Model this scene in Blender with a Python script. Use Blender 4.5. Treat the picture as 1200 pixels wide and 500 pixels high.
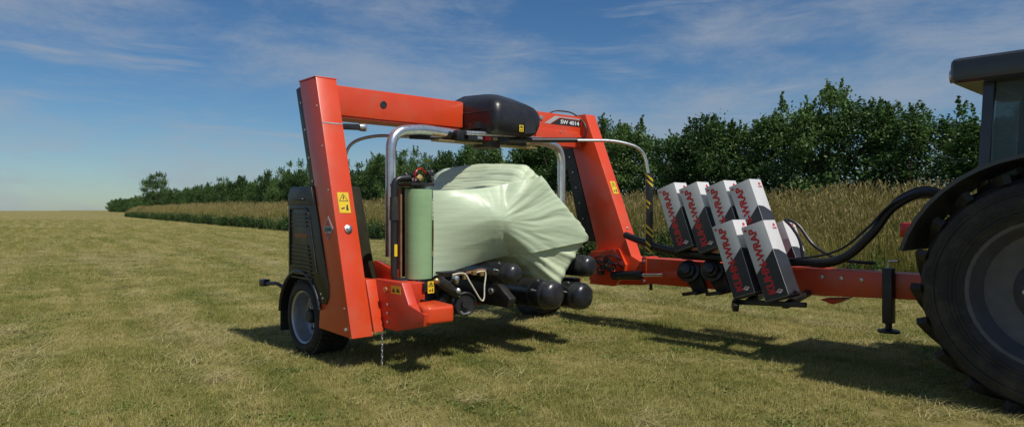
import bpy, bmesh, math, random
import numpy as np
from mathutils import Vector, Matrix, noise

scene = bpy.context.scene
for o in list(bpy.data.objects):
    bpy.data.objects.remove(o)
R = math.radians

# ------------------------------------------------------------------ camera
CAM_H, FPX, HOR = 1.55, 800.0, 246.0
cam = bpy.data.cameras.new('camera')
cam.sensor_width = 36.0
cam.lens = 36.0 * FPX / 1200.0
cam.shift_y = -4.0 / 1200.0
cam.clip_start = 0.05
cam.clip_end = 3000.0
camo = bpy.data.objects.new('camera', cam)
camo.location = (0, 0, CAM_H)
camo.rotation_euler = (R(90), 0, 0)
scene.collection.objects.link(camo)
scene.camera = camo

# machine axes: local x = travel direction (t), local y = across the arch (d)
TH = R(-47.84)
P0 = (-2.25, 7.29)

# ------------------------------------------------------------------ sky and sun
SUN_ELEV = R(56.0)
SUN_AZ = TH + R(2.0)                         # direction TOWARDS the sun (math angle from +X)
sun = bpy.data.lights.new('sun', 'SUN')
sun.energy = 4.4
sun.angle = R(0.55)
sun.color = (1.0, 0.95, 0.87)
suno = bpy.data.objects.new('sun', sun)
sd = Vector((math.cos(SUN_AZ) * math.cos(SUN_ELEV), math.sin(SUN_AZ) * math.cos(SUN_ELEV), math.sin(SUN_ELEV)))
suno.rotation_euler = sd.to_track_quat('Z', 'Y').to_euler()
suno.location = (0, 0, 30)
scene.collection.objects.link(suno)

world = bpy.data.worlds.new('World')
scene.world = world
world.use_nodes = True
wn, wl = world.node_tree.nodes, world.node_tree.links
wn.clear()


def N(nodes, kind, **kw):
    n = nodes.new(kind)
    for k, v in kw.items():
        if k.startswith('in_'):
            n.inputs[int(k[3:])].default_value = v
        else:
            setattr(n, k, v)
    return n


def build_world():
    out = N(wn, 'ShaderNodeOutputWorld')
    bg = N(wn, 'ShaderNodeBackground')
    bg.inputs[1].default_value = 0.115
    sky = N(wn, 'ShaderNodeTexSky', sky_type='NISHITA', sun_disc=False)
    sky.sun_elevation = SUN_ELEV
    sky.sun_rotation = math.pi / 2 - SUN_AZ
    sky.altitude = 200
    sky.air_density = 1.0
    sky.dust_density = 0.35
    sky.ozone_density = 3.0
    hs = N(wn, 'ShaderNodeHueSaturation')
    hs.inputs['Saturation'].default_value = 1.18
    hs.inputs['Value'].default_value = 0.64
    wl.new(sky.outputs[0], hs.inputs['Color'])
    tint = N(wn, 'ShaderNodeMix', data_type='RGBA', blend_type='MULTIPLY')
    tint.inputs[0].default_value = 1.0
    tint.inputs[7].default_value = (0.80, 0.98, 1.10, 1)
    wl.new(hs.outputs[0], tint.inputs[6])
    # thin cirrus, the same all round the sky: noise in azimuth / elevation
    tc = N(wn, 'ShaderNodeTexCoord')
    sep = N(wn, 'ShaderNodeSeparateXYZ')
    wl.new(tc.outputs['Generated'], sep.inputs[0])
    az = N(wn, 'ShaderNodeMath', operation='ARCTAN2')
    wl.new(sep.outputs[0], az.inputs[0]); wl.new(sep.outputs[1], az.inputs[1])
    el = N(wn, 'ShaderNodeMath', operation='ARCSINE')
    wl.new(sep.outputs[2], el.inputs[0])
    comb = N(wn, 'ShaderNodeCombineXYZ')
    wl.new(az.outputs[0], comb.inputs[0]); wl.new(el.outputs[0], comb.inputs[1])
    # gentle warp
    wq = N(wn, 'ShaderNodeTexNoise'); wq.inputs['Scale'].default_value = 3.0; wq.inputs['Detail'].default_value = 2
    wl.new(comb.outputs[0], wq.inputs['Vector'])
    wm = N(wn, 'ShaderNodeVectorMath', operation='SCALE'); wm.inputs['Scale'].default_value = 0.06
    wl.new(wq.outputs['Color'], wm.inputs[0])
    wa = N(wn, 'ShaderNodeVectorMath', operation='ADD')
    wl.new(comb.outputs[0], wa.inputs[0]); wl.new(wm.outputs[0], wa.inputs[1])

    def layer(sx, sy, loc, lo, hi, detail, rough):
        mp = N(wn, 'ShaderNodeMapping')
        mp.inputs['Scale'].default_value = (sx, sy, 1)
        mp.inputs['Location'].default_value = loc
        wl.new(wa.outputs[0], mp.inputs['Vector'])
        nz = N(wn, 'ShaderNodeTexNoise')
        nz.inputs['Scale'].default_value = 1.0
        nz.inputs['Detail'].default_value = detail
        nz.inputs['Roughness'].default_value = rough
        wl.new(mp.outputs[0], nz.inputs['Vector'])
        mr = N(wn, 'ShaderNodeMapRange', interpolation_type='SMOOTHSTEP')
        mr.inputs['From Min'].default_value = lo
        mr.inputs['From Max'].default_value = hi
        wl.new(nz.outputs['Fac'], mr.inputs['Value'])
        return mr
    a = layer(2.6, 26.0, (1.7, 2.05, 0), 0.50, 0.74, 7, 0.62)     # streaks
    b = layer(2.4, 8.0, (5.1, 1.0, 0), 0.38, 0.70, 8, 0.68)      # veils
    f = N(wn, 'ShaderNodeMath', operation='MAXIMUM')
    wl.new(a.outputs[0], f.inputs[0]); wl.new(b.outputs[0], f.inputs[1])
    g = N(wn, 'ShaderNodeMath', operation='MULTIPLY'); g.inputs[1].default_value = 0.7
    wl.new(f.outputs[0], g.inputs[0])
    mix = N(wn, 'ShaderNodeMix', data_type='RGBA')
    mix.inputs[7].default_value = (3.1, 3.5, 4.1, 1)
    wl.new(g.outputs[0], mix.inputs[0]); wl.new(tint.outputs[2], mix.inputs[6])
    wl.new(mix.outputs[2], bg.inputs[0])
    wl.new(bg.outputs[0], out.inputs[0])


build_world()
scene.view_settings.view_transform = 'Standard'
scene.view_settings.look = 'None'
scene.view_settings.exposure = -0.1
scene.view_settings.gamma = 1.0
scene.view_settings.use_curve_mapping = False
scene.render.engine = 'CYCLES'

# ------------------------------------------------------------------ helpers
COL = scene.collection


def Wp(t, d, z=0.0):
    return Vector((P0[0] + t * math.cos(TH) - d * math.sin(TH), P0[1] + t * math.sin(TH) + d * math.cos(TH), z))


def Lp(px, py, t=None, d=None, z=None):
    """photo pixel + one known machine coordinate -> (t, d, z)"""
    w = (math.cos(TH), math.sin(TH)); u = (-w[1], w[0])
    a = (px - 600) / FPX; b = (HOR - py) / FPX
    if z is not None:
        Y = (z - CAM_H) / b
    elif d is not None:
        Y = (d + P0[0] * u[0] + P0[1] * u[1]) / (a * u[0] + u[1])
    else:
        Y = (t + P0[0] * w[0] + P0[1] * w[1]) / (a * w[0] + w[1])
    r = (a * Y - P0[0], Y - P0[1])
    return Vector((r[0] * w[0] + r[1] * w[1], r[0] * u[0] + r[1] * u[1], CAM_H + b * Y))


def tag(o, label=None, cat=None, group=None, kind=None):
    if label: o['label'] = label
    if cat: o['category'] = cat
    if group: o['group'] = group
    if kind: o['kind'] = kind
    return o


def empty(name, loc=(0, 0, 0), rz=0.0):
    o = bpy.data.objects.new(name, None)
    o.empty_display_size = 0.2
    o.location = loc
    o.rotation_euler = (0, 0, rz)
    COL.objects.link(o)
    return o


def copy_tree(o, parent=None):
    c = o.copy(); COL.objects.link(c); c.parent = parent
    for ch in list(o.children):
        copy_tree(ch, c)
    return c


class MB:
    """collects shapes, builds one mesh object"""
    def __init__(self):
        self.v = []; self.f = []

    def add(self, vs, fs):
        n = len(self.v)
        self.v += [tuple(p) for p in vs]
        self.f += [tuple(i + n for i in q) for q in fs]
        return self

    def box(self, lo, hi):
        x0, y0, z0 = lo; x1, y1, z1 = hi
        vs = [(x0, y0, z0), (x1, y0, z0), (x1, y1, z0), (x0, y1, z0), (x0, y0, z1), (x1, y0, z1), (x1, y1, z1), (x0, y1, z1)]
        return self.add(vs, [(3, 2, 1, 0), (4, 5, 6, 7), (0, 1, 5, 4), (1, 2, 6, 5), (2, 3, 7, 6), (3, 0, 4, 7)])

    def bar(self, p0, p1, w, h, up=(0, 0, 1)):
        p0, p1 = Vector(p0), Vector(p1)
        a = (p1 - p0).normalized(); up = Vector(up)
        if abs(a.dot(up)) > 0.98: up = Vector((1, 0, 0))
        s = a.cross(up).normalized() * w / 2; n = s.cross(a).normalized() * h / 2
        vs = [p0 - s - n, p0 + s - n, p0 + s + n, p0 - s + n, p1 - s - n, p1 + s - n, p1 + s + n, p1 - s + n]
        return self.add(vs, [(0, 1, 2, 3), (7, 6, 5, 4), (4, 5, 1, 0), (5, 6, 2, 1), (6, 7, 3, 2), (7, 4, 0, 3)])

    def prism(self, poly, ext):
        poly = [Vector(p) for p in poly]; ext = Vector(ext); n = len(poly)
        nrm = Vector((0, 0, 0))
        for i in range(n):
            nrm += poly[i].cross(poly[(i + 1) % n])
        if nrm.dot(ext) < 0: poly.reverse()
        vs = poly + [p + ext for p in poly]
        fs = [tuple(reversed(range(n))), tuple(range(n, 2 * n))]
        fs += [(i, (i + 1) % n, n + (i + 1) % n, n + i) for i in range(n)]
        return self.add(vs, fs)

    def tube(self, path, r, seg=12, caps=True):
        path = [Vector(p) for p in path]; k = len(path)
        rs = r if isinstance(r, (list, tuple)) else [r] * k
        tg = [(path[min(i + 1, k - 1)] - path[max(i - 1, 0)]).normalized() for i in range(k)]
        ref = Vector((0, 0, 1)) if abs(tg[0].z) < 0.9 else Vector((1, 0, 0))
        s = tg[0].cross(ref).normalized(); vs = []
        for i in range(k):
            s = (s - tg[i] * s.dot(tg[i])).normalized(); n = tg[i].cross(s)
            for j in range(seg):
                a = 2 * math.pi * j / seg
                vs.append(path[i] + (s * math.cos(a) + n * math.sin(a)) * rs[i])
        fs = [(i * seg + j, i * seg + (j + 1) % seg, (i + 1) * seg + (j + 1) % seg, (i + 1) * seg + j) for i in range(k - 1) for j in range(seg)]
        if caps:
            fs += [tuple(reversed(range(seg))), tuple(range((k - 1) * seg, k * seg))]
        return self.add(vs, fs)

    def lathe(self, prof, c, axis, seg=32, caps=True):
        """prof: (radius, distance along axis)"""
        c = Vector(c); a = Vector(axis).normalized()
        ref = Vector((0, 0, 1)) if abs(a.z) < 0.9 else Vector((1, 0, 0))
        s = a.cross(ref).normalized(); n = a.cross(s); vs = []; k = len(prof)
        for r, h in prof:
            for j in range(seg):
                q = 2 * math.pi * j / seg
                vs.append(c + a * h + (s * math.cos(q) + n * math.sin(q)) * max(r, 0.0005))
        fs = [(i * seg + j, i * seg + (j + 1) % seg, (i + 1) * seg + (j + 1) % seg, (i + 1) * seg + j) for i in range(k - 1) for j in range(seg)]
        if caps: fs += [tuple(reversed(range(seg))), tuple(range((k - 1) * seg, k * seg))]
        return self.add(vs, fs)

    def build(self, name, mat, parent=None, bevel=0.0, smooth=35.0, loc=None, seg=2):
        me = bpy.data.meshes.new(name)
        me.from_pydata(self.v, [], self.f)
        bm = bmesh.new(); bm.from_mesh(me)
        bmesh.ops.recalc_face_normals(bm, faces=bm.faces)
        if bevel > 0:
            es = [e for e in bm.edges if len(e.link_faces) == 2 and e.calc_face_angle(0) > R(28)]
            bmesh.ops.bevel(bm, geom=es, offset=bevel, segments=seg, profile=0.6, affect='EDGES', clamp_overlap=True)
        bm.to_mesh(me); bm.free()
        if smooth:
            me.polygons.foreach_set('use_smooth', [True] * len(me.polygons))
            me.set_sharp_from_angle(angle=R(smooth))
        me.materials.append(mat)
        o = bpy.data.objects.new(name, me)
        COL.objects.link(o)
        if parent: o.parent = parent
        if loc is not None: o.location = loc
        return o


def fillet(pts, rad, n=8):
    """round the corners of a polyline"""
    pts = [Vector(p) for p in pts]; out = [pts[0]]
    rr = rad if isinstance(rad, (list, tuple)) else [rad] * len(pts)
    for i in range(1, len(pts) - 1):
        a, b, c = pts[i - 1], pts[i], pts[i + 1]
        r = min(rr[i], (b - a).length * 0.49, (c - b).length * 0.49)
        p = b + (a - b).normalized() * r; q = b + (c - b).normalized() * r
        for k in range(n + 1):
            s = k / n
            out.append(p * (1 - s) ** 2 + b * 2 * s * (1 - s) + q * s * s)
    out.append(pts[-1])
    return out


def spline(pts, n=8):
    pts = [Vector(p) for p in pts]; P = [pts[0]] + pts + [pts[-1]]; out = []
    for i in range(1, len(P) - 2):
        a, b, c, d = P[i - 1:i + 3]
        for k in range(n):
            s = k / n
            out.append(0.5 * ((2 * b) + (c - a) * s + (2 * a - 5 * b + 4 * c - d) * s * s + (-a + 3 * b - 3 * c + d) * s ** 3))
    out.append(pts[-1])
    return out


def text_mesh(s, size, bold=0.0, shear=0.0):
    cu = bpy.data.curves.new('lettering', 'FONT')
    cu.body = s; cu.size = size; cu.offset = bold; cu.shear = shear; cu.align_x = 'LEFT'; cu.resolution_u = 3
    o = bpy.data.objects.new('lettering_tmp', cu)
    COL.objects.link(o)
    dg = bpy.context.evaluated_depsgraph_get()
    me = bpy.data.meshes.new_from_object(o.evaluated_get(dg))
    bpy.data.objects.remove(o); bpy.data.curves.remove(cu)
    return me


def put_text(s, parent, mat, origin, xdir, ydir, length=None, height=None, bold=0.0, shear=0.0, name='lettering'):
    """flat lettering whose left baseline end is at origin, along xdir; letters point along ydir"""
    me = text_mesh(s, 1.0, bold, shear)
    vs = np.array([v.co[:] for v in me.vertices])
    vs -= [vs[:, 0].min(), vs[:, 1].min(), 0]
    sx = (length / vs[:, 0].max()) if length else height / vs[:, 1].max()
    sy = (height / vs[:, 1].max()) if height else sx
    x, y = Vector(xdir).normalized(), Vector(ydir).normalized(); o0 = Vector(origin)
    for v, q in zip(me.vertices, vs):
        v.co = o0 + x * float(q[0] * sx) + y * float(q[1] * sy)
    me.materials.clear(); me.materials.append(mat)
    ob = bpy.data.objects.new(name, me); COL.objects.link(ob); ob.parent = parent
    return ob


# ------------------------------------------------------------------ materials
def material(name, col, rough=0.5, metal=0.0, var=0.15, scale=6.0, bump=0.0, bscale=60.0, coat=0.0, dirt=None, spec=0.5, dirt_amt=0.5, rvar=0.1):
    m = bpy.data.materials.new(name); m.use_nodes = True
    nt = m.node_tree; n, l = nt.nodes, nt.links
    b = n['Principled BSDF']
    b.inputs['Metallic'].default_value = metal
    b.inputs['Specular IOR Level'].default_value = spec
    b.inputs['Coat Weight'].default_value = coat
    b.inputs['Coat Roughness'].default_value = 0.12
    tc = N(n, 'ShaderNodeTexCoord')
    nz = N(n, 'ShaderNodeTexNoise'); nz.inputs['Scale'].default_value = scale; nz.inputs['Detail'].default_value = 6
    l.new(tc.outputs['Object'], nz.inputs['Vector'])
    mr = N(n, 'ShaderNodeMapRange'); mr.inputs['To Min'].default_value = 1 - var; mr.inputs['To Max'].default_value = 1 + var
    mr.inputs['From Min'].default_value = 0.3; mr.inputs['From Max'].default_value = 0.7
    l.new(nz.outputs['Fac'], mr.inputs['Value'])
    vm = N(n, 'ShaderNodeVectorMath', operation='SCALE')
    vm.inputs[0].default_value = col[:3]
    l.new(mr.outputs[0], vm.inputs['Scale'])
    cs = vm.outputs[0]
    if dirt:
        n2 = N(n, 'ShaderNodeTexNoise'); n2.inputs['Scale'].default_value = 3.3; n2.inputs['Detail'].default_value = 9; n2.inputs['Roughness'].default_value = 0.7
        l.new(tc.outputs['Object'], n2.inputs['Vector'])
        m2 = N(n, 'ShaderNodeMapRange'); m2.inputs['From Min'].default_value = 0.48; m2.inputs['From Max'].default_value = 0.78; m2.inputs['To Max'].default_value = dirt_amt
        l.new(n2.outputs['Fac'], m2.inputs['Value'])
        mx = N(n, 'ShaderNodeMix', data_type='RGBA')
        l.new(m2.outputs[0], mx.inputs[0]); l.new(cs, mx.inputs[6]); mx.inputs[7].default_value = (*dirt, 1)
        cs = mx.outputs[2]
    l.new(cs, b.inputs['Base Color'])
    m3 = N(n, 'ShaderNodeMapRange'); m3.inputs['To Min'].default_value = max(0.02, rough - rvar); m3.inputs['To Max'].default_value = min(1, rough + rvar)
    n3 = N(n, 'ShaderNodeTexNoise'); n3.inputs['Scale'].default_value = scale * 2.3; n3.inputs['Detail'].default_value = 5
    l.new(tc.outputs['Object'], n3.inputs['Vector']); l.new(n3.outputs['Fac'], m3.inputs['Value']); l.new(m3.outputs[0], b.inputs['Roughness'])
    if bump > 0:
        n4 = N(n, 'ShaderNodeTexNoise'); n4.inputs['Scale'].default_value = bscale; n4.inputs['Detail'].default_value = 4
        l.new(tc.outputs['Object'], n4.inputs['Vector'])
        bp = N(n, 'ShaderNodeBump'); bp.inputs['Strength'].default_value = 0.5; bp.inputs['Distance'].default_value = bump
        l.new(n4.outputs['Fac'], bp.inputs['Height']); l.new(bp.outputs[0], b.inputs['Normal'])
    return m


DUST = (0.22, 0.18, 0.11)
M = {}
M['red'] = material('red_paint', (0.66, 0.058, 0.012), 0.38, var=0.07, scale=2.5, bump=0.0006, bscale=9, coat=0.25, dirt=(0.40, 0.15, 0.08), dirt_amt=0.5)
M['redworn'] = material('red_paint_dusty', (0.56, 0.042, 0.014), 0.45, var=0.1, scale=3, bump=0.0006, bscale=9, coat=0.1, dirt=DUST, dirt_amt=0.35)
M['black'] = material('black_plastic', (0.016, 0.016, 0.019), 0.36, var=0.25, scale=5, bump=0.0006, bscale=120, dirt=(0.07, 0.06, 0.05), dirt_amt=0.35)
M['blackmetal'] = material('black_metal', (0.014, 0.014, 0.016), 0.42, var=0.3, scale=8, dirt=(0.10, 0.085, 0.06), dirt_amt=0.5)
M['panel'] = material('cabinet_panel', (0.026, 0.024, 0.014), 0.34, var=0.2, scale=4, dirt=(0.07, 0.062, 0.035), dirt_amt=0.35, coat=0.0, spec=0.3)
M['roller'] = material('roller_black', (0.017, 0.018, 0.022), 0.30, var=0.3, scale=7, dirt=(0.10, 0.09, 0.08), dirt_amt=0.45)
M['rubber'] = material('tyre_rubber', (0.020, 0.019, 0.018), 0.75, var=0.2, scale=9, bump=0.002, bscale=40, dirt=(0.11, 0.09, 0.06), dirt_amt=0.7)
M['galv'] = material('galvanised_steel', (0.62, 0.63, 0.65), 0.3, metal=0.9, var=0.12, scale=14, dirt=(0.35, 0.34, 0.32), dirt_amt=0.3)
M['chrome'] = material('chrome_rod', (0.75, 0.75, 0.77), 0.12, metal=1.0, var=0.05)
M['rim'] = material('silver_rim', (0.40, 0.42, 0.46), 0.34, metal=0.7, var=0.1, scale=9, dirt=(0.16, 0.13, 0.10), dirt_amt=0.5)
M['darkrim'] = material('dark_rim', (0.10, 0.10, 0.11), 0.45, metal=0.3, var=0.15, scale=9, dirt=(0.10, 0.085, 0.06), dirt_amt=0.5)
M['bolt'] = material('zinc_bolt', (0.55, 0.55, 0.52), 0.35, metal=0.8, var=0.15)
M['brass'] = material('brass', (0.45, 0.30, 0.12), 0.4, metal=0.7, var=0.25, scale=30)
M['yellow'] = material('yellow_sticker', (0.72, 0.50, 0.02), 0.45, var=0.06)
M['ink'] = material('black_print', (0.02, 0.02, 0.022), 0.5, var=0.1)
M['charcoal'] = material('charcoal_print', (0.030, 0.032, 0.040), 0.5, var=0.12, scale=10, dirt=(0.08, 0.08, 0.08), dirt_amt=0.3)
M['card'] = material('white_printed_cardboard', (0.60, 0.60, 0.60), 0.6, var=0.05, scale=5, bump=0.002, bscale=14, dirt=(0.42, 0.40, 0.36), dirt_amt=0.35)
M['redprint'] = material('red_print', (0.58, 0.02, 0.03), 0.5, var=0.06)
M['greyprint'] = material('grey_print', (0.42, 0.42, 0.43), 0.5, var=0.05)
M['white'] = material('white_print', (0.75, 0.75, 0.74), 0.5, var=0.05)
M['orangeprint'] = material('orange_print', (0.55, 0.17, 0.03), 0.5, var=0.05)
M['rope'] = material('pale_cord', (0.62, 0.58, 0.45), 0.8, var=0.15, scale=40)
M['hose'] = material('rubber_hose', (0.014, 0.014, 0.016), 0.45, var=0.3, scale=12, bump=0.001, bscale=80)
M['wood'] = material('brown_board', (0.22, 0.12, 0.06), 0.7, var=0.25, scale=12)
M['greybody'] = material('dark_grey_bodywork', (0.030, 0.033, 0.040), 0.35, var=0.1, scale=4, coat=0.4, dirt=(0.08, 0.075, 0.06), dirt_amt=0.3)
M['tail'] = material('red_lens', (0.45, 0.01, 0.01), 0.2, var=0.05)
M['core'] = material('cardboard_core', (0.34, 0.24, 0.14), 0.8, var=0.1)


def glass_material():
    m = bpy.data.materials.new('tinted_cab_glass'); m.use_nodes = True
    b = m.node_tree.nodes['Principled BSDF']
    b.inputs['Base Color'].default_value = (0.35, 0.42, 0.42, 1)
    b.inputs['Roughness'].default_value = 0.03
    b.inputs['Transmission Weight'].default_value = 0.85
    b.inputs['IOR'].default_value = 1.1
    return m


M['glass'] = glass_material()


def film_material(name, col, sheen_rough, trans, stretch, bumpd):
    """stretch film: glossy pale green plastic with fine stretched wrinkles"""
    m = bpy.data.materials.new(name); m.use_nodes = True
    n, l = m.node_tree.nodes, m.node_tree.links
    b = n['Principled BSDF']; out = n['Material Output']
    tc = N(n, 'ShaderNodeTexCoord')
    mp = N(n, 'ShaderNodeMapping'); mp.inputs['Scale'].default_value = stretch
    l.new(tc.outputs['Object'], mp.inputs['Vector'])
    nz = N(n, 'ShaderNodeTexNoise'); nz.inputs['Scale'].default_value = 1.0; nz.inputs['Detail'].default_value = 8; nz.inputs['Roughness'].default_value = 0.6
    l.new(mp.outputs[0], nz.inputs['Vector'])
    mr = N(n, 'ShaderNodeMapRange'); mr.inputs['From Min'].default_value = 0.3; mr.inputs['From Max'].default_value = 0.7
    mr.inputs['To Min'].default_value = 0.90; mr.inputs['To Max'].default_value = 1.08
    l.new(nz.outputs['Fac'], mr.inputs['Value'])
    vm = N(n, 'ShaderNodeVectorMath', operation='SCALE'); vm.inputs[0].default_value = col
    l.new(mr.outputs[0], vm.inputs['Scale']); l.new(vm.outputs[0], b.inputs['Base Color'])
    b.inputs['Roughness'].default_value = sheen_rough
    b.inputs['Specular IOR Level'].default_value = 0.45
    b.inputs['Coat Weight'].default_value = 0.10
    b.inputs['Coat Roughness'].default_value = 0.25
    bp = N(n, 'ShaderNodeBump'); bp.inputs['Strength'].default_value = 0.6; bp.inputs['Distance'].default_value = bumpd
    l.new(nz.outputs['Fac'], bp.inputs['Height']); l.new(bp.outputs[0], b.inputs['Normal'])
    if trans > 0:
        tr = N(n, 'ShaderNodeBsdfTranslucent'); l.new(vm.outputs[0], tr.inputs['Color']); l.new(bp.outputs[0], tr.inputs['Normal'])
        mx = N(n, 'ShaderNodeMixShader'); mx.inputs[0].default_value = trans
        l.new(b.outputs[0], mx.inputs[1]); l.new(tr.outputs[0], mx.inputs[2]); l.new(mx.outputs[0], out.inputs['Surface'])
    return m


M['film'] = film_material('bale_film', (0.58, 0.66, 0.45), 0.42, 0.0, (5, 5, 26), 0.006)
M['filmweb'] = film_material('film_web', (0.56, 0.66, 0.46), 0.42, 0.15, (2.0, 2.0, 30), 0.003)
M['filmroll'] = film_material('film_roll', (0.27, 0.42, 0.22), 0.36, 0.0, (3, 3, 10), 0.0003)


def swath_noise(n, l, ge):
    """streaks of cutting and raking that run along the field edge"""
    mp = N(n, 'ShaderNodeMapping'); mp.vector_type = 'TEXTURE'
    mp.inputs['Rotation'].default_value = (0, 0, math.atan2(0.829, -0.559))
    mp.inputs['Scale'].default_value = (9.0, 0.55, 1.0)
    l.new(ge.outputs['Position'], mp.inputs['Vector'])
    nz = N(n, 'ShaderNodeTexNoise'); nz.inputs['Scale'].default_value = 1.0; nz.inputs['Detail'].default_value = 4; nz.inputs['Roughness'].default_value = 0.6
    l.new(mp.outputs[0], nz.inputs['Vector'])
    return nz.outputs['Fac']


def leaf_material(name, cols, nscale, trans=0.3, rough=0.5, rnd=0.35, fine=0.0, swath=0.0):
    """cols: three colours mixed by world-space noise and a per-instance random value"""
    m = bpy.data.materials.new(name); m.use_nodes = True
    n, l = m.node_tree.nodes, m.node_tree.links
    b = n['Principled BSDF']; out = n['Material Output']
    ge = N(n, 'ShaderNodeNewGeometry')
    nz = N(n, 'ShaderNodeTexNoise'); nz.inputs['Scale'].default_value = nscale; nz.inputs['Detail'].default_value = 5; nz.inputs['Roughness'].default_value = 0.65
    l.new(ge.outputs['Position'], nz.inputs['Vector'])
    oi = N(n, 'ShaderNodeObjectInfo')
    a = N(n, 'ShaderNodeMath', operation='MULTIPLY_ADD'); a.inputs[1].default_value = rnd; a.inputs[2].default_value = -rnd / 2
    l.new(oi.outputs['Random'], a.inputs[0])
    s = N(n, 'ShaderNodeMath', operation='ADD'); l.new(nz.outputs['Fac'], s.inputs[0]); l.new(a.outputs[0], s.inputs[1])
    src = s.outputs[0]
    if swath > 0:
        mw = N(n, 'ShaderNodeMix', data_type='FLOAT'); mw.inputs[0].default_value = swath
        l.new(src, mw.inputs[2]); l.new(swath_noise(n, l, ge), mw.inputs[3]); src = mw.outputs[0]
    if fine > 0:
        ri = N(n, 'ShaderNodeMath', operation='MULTIPLY_ADD'); ri.inputs[1].default_value = fine; ri.inputs[2].default_value = -fine / 2
        l.new(ge.outputs['Random Per Island'], ri.inputs[0])
        s2 = N(n, 'ShaderNodeMath', operation='ADD'); l.new(src, s2.inputs[0]); l.new(ri.outputs[0], s2.inputs[1]); src = s2.outputs[0]
    cr = N(n, 'ShaderNodeValToRGB')
    cr.color_ramp.elements[0].position = 0.32; cr.color_ramp.elements[0].color = (*cols[0], 1)
    cr.color_ramp.elements[1].position = 0.68; cr.color_ramp.elements[1].color = (*cols[2], 1)
    e = cr.color_ramp.elements.new(0.5); e.color = (*cols[1], 1)
    l.new(src, cr.inputs[0]); l.new(cr.outputs[0], b.inputs['Base Color'])
    b.inputs['Roughness'].default_value = rough
    b.inputs['Specular IOR Level'].default_value = 0.3
    tr = N(n, 'ShaderNodeBsdfTranslucent'); l.new(cr.outputs[0], tr.inputs['Color'])
    mx = N(n, 'ShaderNodeMixShader'); mx.inputs[0].default_value = trans
    l.new(b.outputs[0], mx.inputs[1]); l.new(tr.outputs[0], mx.inputs[2]); l.new(mx.outputs[0], out.inputs['Surface'])
    return m


M['leaf'] = leaf_material('hedge_leaves', [(0.034, 0.078, 0.018), (0.068, 0.136, 0.032), (0.125, 0.205, 0.055)], 0.9, 0.3, 0.5, 0.32, 0.35)
M['bark'] = material('bark', (0.09, 0.07, 0.05), 0.9, var=0.3, scale=10, bump=0.01, bscale=20)
M['tallgrass'] = leaf_material('tall_grass_blades', [(0.15, 0.195, 0.040), (0.30, 0.285, 0.070), (0.44, 0.37, 0.12)], 0.35, 0.35, 0.6, 0.3, 0.3)
M['seed'] = leaf_material('grass_seed_heads', [(0.27, 0.22, 0.08), (0.38, 0.31, 0.13), (0.46, 0.38, 0.18)], 0.5, 0.3, 0.7, 0.3, 0.2)
M['weed'] = leaf_material('weed_leaves', [(0.022, 0.052, 0.012), (0.045, 0.090, 0.020), (0.080, 0.130, 0.032)], 0.8, 0.3, 0.5, 0.3, 0.3)
M['stubble'] = leaf_material('mown_grass', [(0.15, 0.190, 0.036), (0.33, 0.305, 0.085), (0.52, 0.44, 0.19)], 0.8, 0.25, 0.6, 0.22, 0.3, swath=0.5)
M['hay'] = leaf_material('loose_hay_strands', [(0.26, 0.26, 0.085), (0.42, 0.36, 0.15), (0.55, 0.46, 0.24)], 1.2, 0.2, 0.6, 0.3, 0.4)


def ground_material():
    m = bpy.data.materials.new('mown_field'); m.use_nodes = True
    n, l = m.node_tree.nodes, m.node_tree.links
    b = n['Principled BSDF']
    ge = N(n, 'ShaderNodeNewGeometry')
    big = N(n, 'ShaderNodeTexNoise'); big.inputs['Scale'].default_value = 0.55; big.inputs['Detail'].default_value = 5; big.inputs['Roughness'].default_value = 0.65
    l.new(ge.outputs['Position'], big.inputs['Vector'])
    fine = N(n, 'ShaderNodeTexNoise'); fine.inputs['Scale'].default_value = 14; fine.inputs['Detail'].default_value = 8; fine.inputs['Roughness'].default_value = 0.8
    l.new(ge.outputs['Position'], fine.inputs['Vector'])
    s = N(n, 'ShaderNodeMix', data_type='FLOAT'); s.inputs[0].default_value = 0.5
    l.new(big.outputs['Fac'], s.inputs[2]); l.new(fine.outputs['Fac'], s.inputs[3])
    cr = N(n, 'ShaderNodeValToRGB')
    el = cr.color_ramp.elements
    el[0].position = 0.38; el[0].color = (0.10, 0.105, 0.03, 1)
    el[1].position = 0.62; el[1].color = (0.38, 0.31, 0.14, 1)
    e = el.new(0.5); e.color = (0.23, 0.20, 0.07, 1)
    mw = N(n, 'ShaderNodeMix', data_type='FLOAT'); mw.inputs[0].default_value = 0.4
    l.new(s.outputs[0], mw.inputs[2]); l.new(swath_noise(n, l, ge), mw.inputs[3])
    l.new(mw.outputs[0], cr.inputs[0]); l.new(cr.outputs[0], b.inputs['Base Color'])
    b.inputs['Roughness'].default_value = 0.9
    b.inputs['Specular IOR Level'].default_value = 0.1
    bp = N(n, 'ShaderNodeBump'); bp.inputs['Strength'].default_value = 0.8; bp.inputs['Distance'].default_value = 0.04
    l.new(fine.outputs['Fac'], bp.inputs['Height']); l.new(bp.outputs[0], b.inputs['Normal'])
    return m


M['ground'] = ground_material()

# ------------------------------------------------------------------ ground
HN = Vector((0.829, 0.559, 0))      # from the camera square on to the hedge
HD = Vector((-0.559, 0.829, 0))     # along the hedge, into the distance
EDGE, HEDGE = 13.85, 20.3
rng = np.random.default_rng(7)


def bank(D):
    s = min(1.0, max(0.0, (D - EDGE) / 4.5))
    return 0.75 * s * s * (3 - 2 * s)


def hk(D, k, z=0.0):
    p = HN * D + HD * k
    return Vector((p.x, p.y, z))


def gz(x, y):
    D = x * HN.x + y * HN.y
    k = x * HD.x + y * HD.y
    return bank(D) + (0.018 * noise.noise(Vector((x * 0.5, y * 0.5, 3.1))) if abs(D) < 60 and abs(k) < 120 else 0.0)


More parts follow.
